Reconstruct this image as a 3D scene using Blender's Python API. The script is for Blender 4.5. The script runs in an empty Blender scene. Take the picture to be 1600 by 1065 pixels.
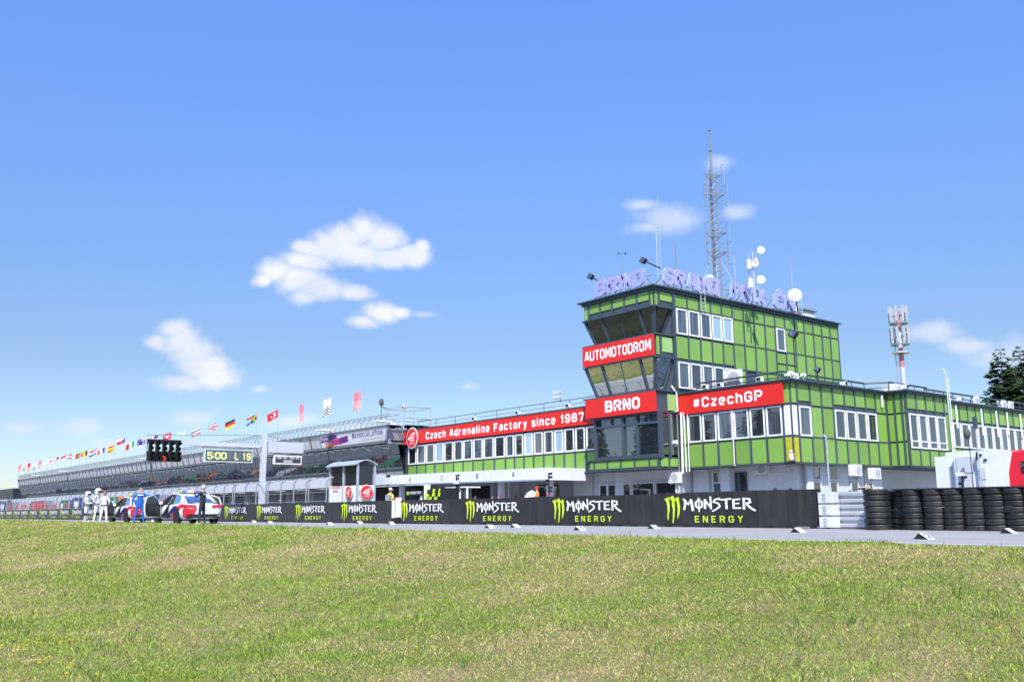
import bpy, bmesh, math, random
import numpy as np
from mathutils import Vector, Matrix
random.seed(7); rng = np.random.default_rng(7)
scn = bpy.context.scene
C = scn.collection
PI = math.pi

# ------------------------------------------------------------------ camera
F_PX, YAW, PIT, ROLL, EYE = 1434.7, math.radians(38.414), math.radians(10.486), math.radians(-0.387), 0.5
_F = np.array([-math.cos(YAW)*math.cos(PIT), math.sin(YAW)*math.cos(PIT), math.sin(PIT)])
_R0 = np.cross(_F, [0, 0, 1]); _R0 /= np.linalg.norm(_R0); _U0 = np.cross(_R0, _F)
_R = math.cos(ROLL)*_R0 + math.sin(ROLL)*_U0
_U = -math.sin(ROLL)*_R0 + math.cos(ROLL)*_U0
cam = bpy.data.cameras.new('camera'); cam.sensor_width = 36; cam.lens = F_PX/1600*36
cam.clip_start = 0.1; cam.clip_end = 6000
co = bpy.data.objects.new('camera', cam); C.objects.link(co)
co.matrix_world = Matrix(((_R[0], _U[0], -_F[0], 0), (_R[1], _U[1], -_F[1], 0), (_R[2], _U[2], -_F[2], EYE), (0, 0, 0, 1)))
scn.camera = co

def ray(px, py): return _F*F_PX + _R*(px-800) + _U*(532.5-py)
def at_y(px, py, Y):
    d = ray(px, py); q = d*(Y/d[1]); return Vector((q[0], q[1], q[2]+EYE))
def at_x(px, py, X):
    d = ray(px, py); q = d*(X/d[0]); return Vector((q[0], q[1], q[2]+EYE))
def at_z(px, py, Z=0.0):
    d = ray(px, py); q = d*((Z-EYE)/d[2]); return Vector((q[0], q[1], q[2]+EYE))
def at_head(px, py, hz):
    d = ray(px, py); q = d*((hz-EYE)/d[2]); return Vector((q[0], q[1], 0))

# ------------------------------------------------------------------ sky, sun, exposure
SUN_EL, SUN_DIR = math.radians(50), Vector((0.74, -0.67, 0)).normalized()
sun_vec = Vector((SUN_DIR.x*math.cos(SUN_EL), SUN_DIR.y*math.cos(SUN_EL), math.sin(SUN_EL)))
sl = bpy.data.lights.new('sun', 'SUN'); sl.energy = 4.9; sl.angle = math.radians(0.53); sl.color = (1, 0.96, 0.89)
so = bpy.data.objects.new('sun', sl); C.objects.link(so); so.rotation_euler = sun_vec.to_track_quat('Z', 'Y').to_euler()
so.location = (0, 0, 80)
scn.view_settings.view_transform = 'Standard'; scn.view_settings.look = 'None'
scn.view_settings.exposure = 0.4; scn.view_settings.gamma = 1; scn.view_settings.use_curve_mapping = False

world = bpy.data.worlds.new('World'); scn.world = world; world.use_nodes = True
nt = world.node_tree; nt.nodes.clear()
def wn(t, **k):
    n = nt.nodes.new(t)
    for a, b in k.items(): setattr(n, a, b)
    return n
def wl(a, b): nt.links.new(a, b)
def wmath(op, a, b=None, clamp=False):
    n = wn('ShaderNodeMath', operation=op); n.use_clamp = clamp
    for i, v in enumerate((a, b)):
        if v is None: continue
        if isinstance(v, (int, float)): n.inputs[i].default_value = v
        else: wl(v, n.inputs[i])
    return n.outputs[0]
sky = wn('ShaderNodeTexSky', sky_type='NISHITA'); sky.sun_disc = False
sky.sun_elevation = SUN_EL; sky.sun_rotation = math.atan2(SUN_DIR.x, SUN_DIR.y)
sky.air_density = 1.0; sky.dust_density = 0.35; sky.ozone_density = 2.2; sky.altitude = 300
tc = wn('ShaderNodeTexCoord'); sep = wn('ShaderNodeSeparateXYZ'); wl(tc.outputs['Generated'], sep.inputs[0])
az = wmath('ARCTAN2', sep.outputs[1], sep.outputs[0]); el = wmath('ARCSINE', sep.outputs[2])
comb = wn('ShaderNodeCombineXYZ'); wl(az, comb.inputs[0]); wl(el, comb.inputs[1])
# turbulence that frays the cloud edges
nz = wn('ShaderNodeTexNoise'); nz.inputs['Scale'].default_value = 24; nz.inputs['Detail'].default_value = 11; nz.inputs['Roughness'].default_value = 0.57
wl(comb.outputs[0], nz.inputs['Vector'])
nz2 = wn('ShaderNodeTexNoise'); nz2.inputs['Scale'].default_value = 7; nz2.inputs['Detail'].default_value = 3
wl(comb.outputs[0], nz2.inputs['Vector'])
sepc = wn('ShaderNodeVectorMath', operation='SUBTRACT'); wl(nz2.outputs['Color'], sepc.inputs[0]); sepc.inputs[1].default_value = (.5, .5, .5)
sc_ = wn('ShaderNodeVectorMath', operation='SCALE'); wl(sepc.outputs[0], sc_.inputs[0]); sc_.inputs[3].default_value = 0.022
warp = wn('ShaderNodeVectorMath', operation='ADD'); wl(comb.outputs[0], warp.inputs[0]); wl(sc_.outputs[0], warp.inputs[1])
def azel(px, py):
    d = ray(px, py); d = d/np.linalg.norm(d); return math.atan2(d[1], d[0]), math.asin(d[2])
CL = [  # px, py, half width, half height, opacity
 (545, 368, 36, 24, 1), (572, 356, 36, 22, 1), (602, 368, 36, 26, 1), (488, 388, 30, 15, .9), (522, 384, 44, 24, 1), (565, 394, 50, 22, 1), (612, 400, 46, 18, .95), (650, 402, 24, 17, .95), (658, 384, 12, 13, .9), (640, 396, 20, 14, .95),
 (432, 424, 30, 18, .95), (414, 434, 18, 12, .9), (465, 436, 44, 22, 1), (505, 452, 54, 20, .95), (556, 458, 34, 14, .85), (480, 464, 30, 12, .8), (478, 410, 44, 14, .85), (596, 490, 40, 17, .66), (568, 506, 26, 12, .62), (628, 490, 22, 11, .6),
 (272, 512, 28, 16, .8), (288, 530, 34, 22, .95), (305, 545, 30, 26, 1.0), (318, 572, 34, 24, 1), (338, 590, 34, 18, .95), (290, 596, 44, 14, .85), (245, 530, 24, 14, .7),
 (1050, 342, 62, 22, .43), (1000, 322, 36, 10, .33), (1150, 330, 28, 14, .3), (1128, 256, 26, 13, .38), (1010, 355, 40, 12, .33),
 (1450, 522, 38, 15, .5), (1520, 540, 40, 14, .35), (1585, 550, 50, 26, .45), (728, 603, 20, 9, .3),
 (410, 608, 20, 7, .15), (660, 492, 30, 8, .12),
 (45, 668, 32, 10, .38), (118, 668, 34, 14, .45), (310, 650, 34, 12, .38), (455, 660, 48, 13, .38), (550, 674, 50, 10, .25), (180, 690, 50, 10, .28)]
CLA = [(azel(x, y), w/1500, h/1500, o) for x, y, w, h, o in CL]
for k in range(26):   # the same fair-weather clouds carry on round the rest of the sky
    a = random.uniform(-PI, PI); e = random.uniform(.06, .7)
    if 1.95 < a < 3.14: continue
    CLA.append(((a, e), random.uniform(.04, .12), random.uniform(.02, .04), random.uniform(.5, .95)))
    CLA.append(((a+random.uniform(-.06, .06), e+.02), .05, .03, .8))
tot = tot2 = None
for (a, e), w_, h_, o in CLA:
    s = wn('ShaderNodeVectorMath', operation='SUBTRACT'); wl(warp.outputs[0], s.inputs[0]); s.inputs[1].default_value = (a, e, 0)
    m = wn('ShaderNodeVectorMath', operation='MULTIPLY'); wl(s.outputs[0], m.inputs[0]); m.inputs[1].default_value = (1/w_, 1/h_, 0)
    l = wn('ShaderNodeVectorMath', operation='LENGTH'); wl(m.outputs[0], l.inputs[0])
    q = wmath('SUBTRACT', (.82+.62*o) if o >= .6 else (1.0+o), l.outputs['Value'])
    if o >= .6: tot = q if tot is None else wmath('MAXIMUM', tot, q)
    else: tot2 = q if tot2 is None else wmath('MAXIMUM', tot2, q)
nn = wmath('MULTIPLY', wmath('SUBTRACT', nz.outputs['Fac'], 0.5), 2.1)
dens = wmath('ADD', tot, nn)
mr = wn('ShaderNodeMapRange', interpolation_type='SMOOTHSTEP'); wl(dens, mr.inputs[0])
mr.inputs[1].default_value = -.05; mr.inputs[2].default_value = 1.1; mr.inputs[3].default_value = 0; mr.inputs[4].default_value = 0.93
mr2 = wn('ShaderNodeMapRange', interpolation_type='SMOOTHSTEP'); wl(wmath('ADD', tot2, nn), mr2.inputs[0])   # thin veils
mr2.inputs[1].default_value = 0.0; mr2.inputs[2].default_value = 1.3; mr2.inputs[3].default_value = 0; mr2.inputs[4].default_value = 0.55
# soft grey-blue modelling inside each cloud
nz3 = wn('ShaderNodeTexNoise'); nz3.inputs['Scale'].default_value = 11; nz3.inputs['Detail'].default_value = 6
off = wn('ShaderNodeVectorMath', operation='ADD'); wl(comb.outputs[0], off.inputs[0]); off.inputs[1].default_value = (.02, .03, 0)
wl(off.outputs[0], nz3.inputs['Vector'])
cr = wn('ShaderNodeValToRGB'); wl(nz3.outputs['Fac'], cr.inputs[0])
cr.color_ramp.elements[0].position = .34; cr.color_ramp.elements[0].color = (5.6, 6.2, 7.6, 1)
cr.color_ramp.elements[1].position = .6; cr.color_ramp.elements[1].color = (7.6, 7.6, 7.9, 1)
tint = wn('ShaderNodeMix', data_type='RGBA', blend_type='MULTIPLY'); tint.inputs['Factor'].default_value = 1
wl(sky.outputs[0], tint.inputs['A'])
er = wn('ShaderNodeValToRGB'); wl(el, er.inputs[0])   # clear air: deeper blue higher up
er.color_ramp.elements[0].position = .17; er.color_ramp.elements[0].color = (0.87, 0.92, 1.04, 1)
q_ = er.color_ramp.elements.new(.377); q_.color = (1.12, 1.37, 1.80, 1)
er.color_ramp.elements[2].position = .525; er.color_ramp.elements[2].color = (1.24, 1.58, 2.27, 1)
wl(er.outputs[0], tint.inputs['B'])
mix = wn('ShaderNodeMix', data_type='RGBA'); wl(wmath('MAXIMUM', mr.outputs[0], mr2.outputs[0]), mix.inputs['Factor']); wl(tint.outputs['Result'], mix.inputs['A']); wl(cr.outputs[0], mix.inputs['B'])
bg = wn('ShaderNodeBackground'); bg.inputs['Strength'].default_value = 0.1; wl(mix.outputs['Result'], bg.inputs[0])
wo = wn('ShaderNodeOutputWorld'); wl(bg.outputs[0], wo.inputs[0])

# ------------------------------------------------------------------ materials
MATS = {}
def mat(name, col, rough=.6, metal=0, var=.08, scale=3, bump=0, rnd=0, spec=.5, emit=None, dirt=None, obj=False):
    if name in MATS: return MATS[name]
    m = bpy.data.materials.new(name); m.use_nodes = True; t = m.node_tree; b = t.nodes['Principled BSDF']
    b.inputs['Roughness'].default_value = rough; b.inputs['Metallic'].default_value = metal
    b.inputs['Specular IOR Level'].default_value = spec
    tc = t.nodes.new('ShaderNodeTexCoord'); n = t.nodes.new('ShaderNodeTexNoise'); n.inputs['Scale'].default_value = scale; n.inputs['Detail'].default_value = 6
    geo = t.nodes.new('ShaderNodeNewGeometry')
    t.links.new(tc.outputs['Object'] if obj else geo.outputs['Position'], n.inputs['Vector'])
    r = t.nodes.new('ShaderNodeMapRange'); r.inputs[1].default_value = .3; r.inputs[2].default_value = .7
    r.inputs[3].default_value = 1-var; r.inputs[4].default_value = 1+var; t.links.new(n.outputs['Fac'], r.inputs[0])
    fac = r.outputs[0]
    if rnd:
        oi = t.nodes.new('ShaderNodeObjectInfo'); q = t.nodes.new('ShaderNodeMapRange')
        q.inputs[3].default_value = 1-rnd; q.inputs[4].default_value = 1+rnd; t.links.new(oi.outputs['Random'], q.inputs[0])
        mm = t.nodes.new('ShaderNodeMath'); mm.operation = 'MULTIPLY'; t.links.new(fac, mm.inputs[0]); t.links.new(q.outputs[0], mm.inputs[1]); fac = mm.outputs[0]
    v = t.nodes.new('ShaderNodeVectorMath'); v.operation = 'SCALE'; v.inputs[0].default_value = col[:3]; t.links.new(fac, v.inputs[3])
    out = v.outputs[0]
    if dirt:   # (colour, amount): blotchy vertical grime
        mp = t.nodes.new('ShaderNodeMapping'); mp.inputs['Scale'].default_value = (5, 5, .7); t.links.new(geo.outputs['Position'], mp.inputs[0])
        n2 = t.nodes.new('ShaderNodeTexNoise'); n2.inputs['Scale'].default_value = 1.2; n2.inputs['Detail'].default_value = 8; t.links.new(mp.outputs[0], n2.inputs['Vector'])
        r2 = t.nodes.new('ShaderNodeMapRange'); r2.inputs[1].default_value = .48; r2.inputs[2].default_value = .75; r2.inputs[4].default_value = dirt[1]; t.links.new(n2.outputs['Fac'], r2.inputs[0])
        x = t.nodes.new('ShaderNodeMix'); x.data_type = 'RGBA'; t.links.new(r2.outputs[0], x.inputs['Factor']); t.links.new(out, x.inputs['A']); x.inputs['B'].default_value = (*dirt[0], 1)
        out = x.outputs['Result']
    t.links.new(out, b.inputs['Base Color'])
    if bump:
        bp = t.nodes.new('ShaderNodeBump'); bp.inputs['Strength'].default_value = bump; bp.inputs['Distance'].default_value = .02
        n3 = t.nodes.new('ShaderNodeTexNoise'); n3.inputs['Scale'].default_value = scale*12; n3.inputs['Detail'].default_value = 5; t.links.new(geo.outputs['Position'], n3.inputs['Vector'])
        t.links.new(n3.outputs['Fac'], bp.inputs['Height']); t.links.new(bp.outputs[0], b.inputs['Normal'])
    if emit: b.inputs['Emission Color'].default_value = (*emit[0], 1); b.inputs['Emission Strength'].default_value = emit[1]
    MATS[name] = m; return m
def glass(name, col, refl, rough=.01, stripes=None, wob=0.0, tintc=(1, 1, 1)):
    if name in MATS: return MATS[name]
    m = bpy.data.materials.new(name); m.use_nodes = True; t = m.node_tree; b = t.nodes['Principled BSDF']; o = t.nodes['Material Output']
    b.inputs['Roughness'].default_value = .5; b.inputs['Base Color'].default_value = (*col, 1)
    if stripes:
        geo = t.nodes.new('ShaderNodeNewGeometry'); mp = t.nodes.new('ShaderNodeMapping'); mp.inputs['Scale'].default_value = (1, 1, .03)
        t.links.new(geo.outputs['Position'], mp.inputs[0]); n = t.nodes.new('ShaderNodeTexNoise'); n.inputs['Scale'].default_value = 9; n.inputs['Detail'].default_value = 2
        t.links.new(mp.outputs[0], n.inputs['Vector']); x = t.nodes.new('ShaderNodeMix'); x.data_type = 'RGBA'
        r = t.nodes.new('ShaderNodeMapRange'); r.inputs[1].default_value = .4; r.inputs[2].default_value = .6; t.links.new(n.outputs['Fac'], r.inputs[0])
        t.links.new(r.outputs[0], x.inputs['Factor']); x.inputs['A'].default_value = (*col, 1); x.inputs['B'].default_value = (*stripes, 1); t.links.new(x.outputs['Result'], b.inputs['Base Color'])
    g = t.nodes.new('ShaderNodeBsdfGlossy'); g.inputs['Roughness'].default_value = rough; g.inputs['Color'].default_value = (*tintc, 1)
    if wob:
        geo = t.nodes.new('ShaderNodeNewGeometry'); n = t.nodes.new('ShaderNodeTexNoise'); n.inputs['Scale'].default_value = .9; n.inputs['Detail'].default_value = 1; t.links.new(geo.outputs['Position'], n.inputs['Vector'])
        bp = t.nodes.new('ShaderNodeBump'); bp.inputs['Strength'].default_value = 1; bp.inputs['Distance'].default_value = wob; t.links.new(n.outputs['Fac'], bp.inputs['Height']); t.links.new(bp.outputs[0], g.inputs['Normal'])
    fr = t.nodes.new('ShaderNodeFresnel'); fr.inputs[0].default_value = 1.5
    a = t.nodes.new('ShaderNodeMath'); a.operation = 'ADD'; a.use_clamp = True; a.inputs[1].default_value = refl; t.links.new(fr.outputs[0], a.inputs[0])
    x = t.nodes.new('ShaderNodeMixShader'); t.links.new(a.outputs[0], x.inputs[0]); t.links.new(b.outputs[0], x.inputs[1]); t.links.new(g.outputs[0], x.inputs[2]); t.links.new(x.outputs[0], o.inputs[0])
    MATS[name] = m; return m
SLATE = mat('slate_metal', (.060, .085, .110), .45, .1, var=.1, scale=2)
GREEN = mat('green_panel', (.205, .385, .07), .32, var=.07, scale=.9, rnd=.15, dirt=((.24, .34, .12), .45))
GREENF = mat('faded_green_panel', (.30, .50, .16), .4, var=.1, scale=1.5)
YELLOW = mat('yellow_panel', (.50, .47, .03), .4, var=.15)
RED = mat('red_banner', (.74, .022, .016), .38, var=.05, scale=.7, dirt=((.62, .07, .07), .25))
WHITE = mat('white_paint', (.80, .80, .80), .45, var=.03, scale=2)
WFRAME = mat('white_frame', (.82, .83, .84), .35, var=.02)
LETTER = mat('white_letter', (.85, .85, .85), .5, var=.01)
PLASTER = mat('white_plaster', (.72, .73, .76), .75, var=.05, scale=1.5, bump=.1, dirt=((.5, .5, .5), .25))
CANOPYW = mat('white_canopy', (.78, .79, .81), .5, var=.04, scale=1, dirt=((.45, .47, .48), .2))
GALV = mat('galvanised_steel', (.62, .65, .68), .42, .55, var=.12, scale=3, rnd=.05)
DGALV = mat('grey_steel', (.30, .33, .36), .5, .4, var=.15, scale=4)
BLACK = mat('black_plastic', (.016, .016, .018), .5, var=.1)
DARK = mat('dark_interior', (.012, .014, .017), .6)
BOARD = mat('black_board', (.026, .024, .027), .42, var=.2, scale=2, rnd=.18, dirt=((.075, .068, .065), .35))
LIME = mat('lime_print', (.58, .75, .03), .5, var=.02)
RUBBER = mat('tyre_rubber', (.011, .012, .014), .5, var=.35, scale=6, rnd=.5, bump=.3, dirt=((.07, .065, .06), .45))
ASPH = None
G_DARK = glass('window_glass_dark', (.012, .016, .02), .13, stripes=None, wob=.004)
G_CURT = glass('window_glass_curtain', (.03, .04, .05), .11, stripes=(.09, .11, .14), wob=.004)
G_BLIND = glass('window_glass_blind', (.36, .50, .58), .08, stripes=(.30, .44, .52), wob=.004)
G_BROWN = glass('tower_glass_brown', (.010, .010, .010), .04, wob=.006, tintc=(.55, .60, .68))
G_MIRROR = glass('tower_glass_mirror', (.03, .03, .03), .62, wob=.004, tintc=(.85, .9, .85))
G_PIT = glass('terrace_glass', (.010, .013, .014), .29, wob=.012, tintc=(.72, .80, .80))
G_BOX = glass('bay_glass', (.008, .012, .018), .22, wob=.004)

# ------------------------------------------------------------------ mesh helpers
WLOC = {}
def wloc(o): return WLOC.get(o.name, Vector((0, 0, 0))) if o else Vector((0, 0, 0))
class MB:
    def __init__(s): s.v = []; s.f = []; s.m = []
    def poly(s, pts, mi=0):
        i = len(s.v); s.v += [tuple(p) for p in pts]; s.f.append(tuple(range(i, i+len(pts)))); s.m.append(mi); return s
    def box(s, x0, x1, y0, y1, z0, z1, mi=0):
        if x0 > x1: x0, x1 = x1, x0
        if y0 > y1: y0, y1 = y1, y0
        if z0 > z1: z0, z1 = z1, z0
        i = len(s.v)
        s.v += [(x0, y0, z0), (x1, y0, z0), (x1, y1, z0), (x0, y1, z0), (x0, y0, z1), (x1, y0, z1), (x1, y1, z1), (x0, y1, z1)]
        for q in ((3, 2, 1, 0), (4, 5, 6, 7), (0, 1, 5, 4), (1, 2, 6, 5), (2, 3, 7, 6), (3, 0, 4, 7)): s.f.append(tuple(i+k for k in q)); s.m.append(mi)
        return s
    def hexa(s, b, t, mi=0):   # 4 bottom points, 4 top points (both counter-clockwise seen from above)
        i = len(s.v); s.v += [tuple(p) for p in b]+[tuple(p) for p in t]
        for q in ((3, 2, 1, 0), (4, 5, 6, 7), (0, 1, 5, 4), (1, 2, 6, 5), (2, 3, 7, 6), (3, 0, 4, 7)): s.f.append(tuple(i+k for k in q)); s.m.append(mi)
        return s
    def slab(s, pts, d, mi=0, side=None):   # polygon extruded by vector d
        n = len(pts); i = len(s.v); d = Vector(d); s.v += [tuple(p) for p in pts]+[tuple(Vector(p)+d) for p in pts]
        s.f.append(tuple(range(i, i+n))); s.m.append(mi); s.f.append(tuple(range(i+2*n-1, i+n-1, -1))); s.m.append(mi)
        for k in range(n): s.f.append((i+(k+1) % n, i+k, i+n+k, i+n+(k+1) % n)); s.m.append(mi if side is None else side)
        return s
    def tube(s, p, q, r0, r1=None, n=6, mi=0, caps=True):
        p = Vector(p); q = Vector(q); r1 = r0 if r1 is None else r1; d = q-p
        if d.length < 1e-6: return s
        a = d.orthogonal().normalized(); b = d.cross(a).normalized(); i = len(s.v)
        for k in range(n):
            t = 2*PI*k/n+PI/n; w = a*math.cos(t)+b*math.sin(t); s.v.append(tuple(p+w*r0)); s.v.append(tuple(q+w*r1))
        for k in range(n):
            j = (k+1) % n; s.f.append((i+2*k, i+2*j, i+2*j+1, i+2*k+1)); s.m.append(mi)
        if caps: s.f.append(tuple(i+2*k for k in range(n-1, -1, -1))); s.m.append(mi); s.f.append(tuple(i+2*k+1 for k in range(n))); s.m.append(mi)
        return s
    def path(s, pts, r, n=6, mi=0):
        for a, b in zip(pts[:-1], pts[1:]): s.tube(a, b, r, n=n, mi=mi)
        return s
    def lathe(s, prof, c=(0, 0, 0), n=16, axis='z', mi=0):
        i = len(s.v); c = Vector(c); m = len(prof)
        for k in range(n):
            t = 2*PI*k/n; cc, ss = math.cos(t), math.sin(t)
            for r, h in prof:
                v = {'z': (r*cc, r*ss, h), 'y': (r*cc, h, r*ss), 'x': (h, r*cc, r*ss)}[axis]; s.v.append((c.x+v[0], c.y+v[1], c.z+v[2]))
        for k in range(n):
            j = (k+1) % n
            for l in range(m-1): s.f.append((i+k*m+l, i+j*m+l, i+j*m+l+1, i+k*m+l+1)); s.m.append(mi)
        return s
    def ball(s, c, r, n=10, mi=0, sz=1):
        pr = [(r*math.sin(PI*k/6)+1e-4, -r*sz*math.cos(PI*k/6)) for k in range(7)]; return s.lathe(pr, c, n, mi=mi)
    def mesh(s, name, mats, smooth=False, org=Vector((0, 0, 0))):
        me = bpy.data.meshes.new(name); v = [(a-org[0], b-org[1], c-org[2]) for a, b, c in s.v]
        me.from_pydata(v, [], s.f)
        for m in (mats if isinstance(mats, (list, tuple)) else [mats]): me.materials.append(m)
        if any(s.m): me.polygons.foreach_set('material_index', s.m)
        if smooth: me.polygons.foreach_set('use_smooth', [True]*len(me.polygons))
        me.validate(); me.update(); return me
    def build(s, name, mats, parent=None, smooth=False, local=False, label=None):
        me = s.mesh(name, mats, smooth, Vector((0, 0, 0)) if local else wloc(parent))
        o = bpy.data.objects.new(name, me); C.objects.link(o); o.parent = parent
        WLOC[o.name] = wloc(parent).copy()
        if label: o['label'] = label
        return o
def tag(o, label=None, cat=None, group=None, kind=None):
    if label: o['label'] = label
    if cat: o['category'] = cat
    if group: o['group'] = group
    if kind: o['kind'] = kind
    return o
def thing(name, loc, label, cat, group=None, rz=0):
    o = bpy.data.objects.new(name, None); o.empty_display_size = .3; C.objects.link(o); o.location = loc; o.rotation_euler = (0, 0, rz)
    WLOC[o.name] = Vector(loc); return tag(o, label, cat, group)
def place(me, name, parent, loc, rz=0, scale=None, rot=None, label=None):   # a piece that shares its mesh with its like
    o = bpy.data.objects.new(name, me); C.objects.link(o); o.parent = parent; o.location = Vector(loc)-wloc(parent)
    o.rotation_euler = rot if rot else (0, 0, rz)
    if scale: o.scale = scale
    WLOC[o.name] = Vector(loc)
    if label: o['label'] = label
    return o
def structure(name, mb, m, smooth=False):
    o = mb.build(name, m, None, smooth); o['kind'] = 'structure'; return o
_UB = {}
def unit(m):
    if m.name not in _UB: _UB[m.name] = MB().box(-.5, .5, -.5, .5, -.5, .5).mesh('block_'+m.name, m)
    return _UB[m.name]
def block(name, m, parent, x0, x1, y0, y1, z0, z1, label=None):
    return place(unit(m), name, parent, ((x0+x1)/2, (y0+y1)/2, (z0+z1)/2), scale=(abs(x1-x0), abs(y1-y0), abs(z1-z0)), label=label)
def copy_tree(o, parent=None, loc=None, rz=None):
    c = o.copy(); C.objects.link(c); c.parent = parent
    if loc is not None: c.location = loc; WLOC[c.name] = Vector(loc)
    if rz is not None: c.rotation_euler = (0, 0, rz)
    for ch in list(o.children): copy_tree(ch, c)
    return c

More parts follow.
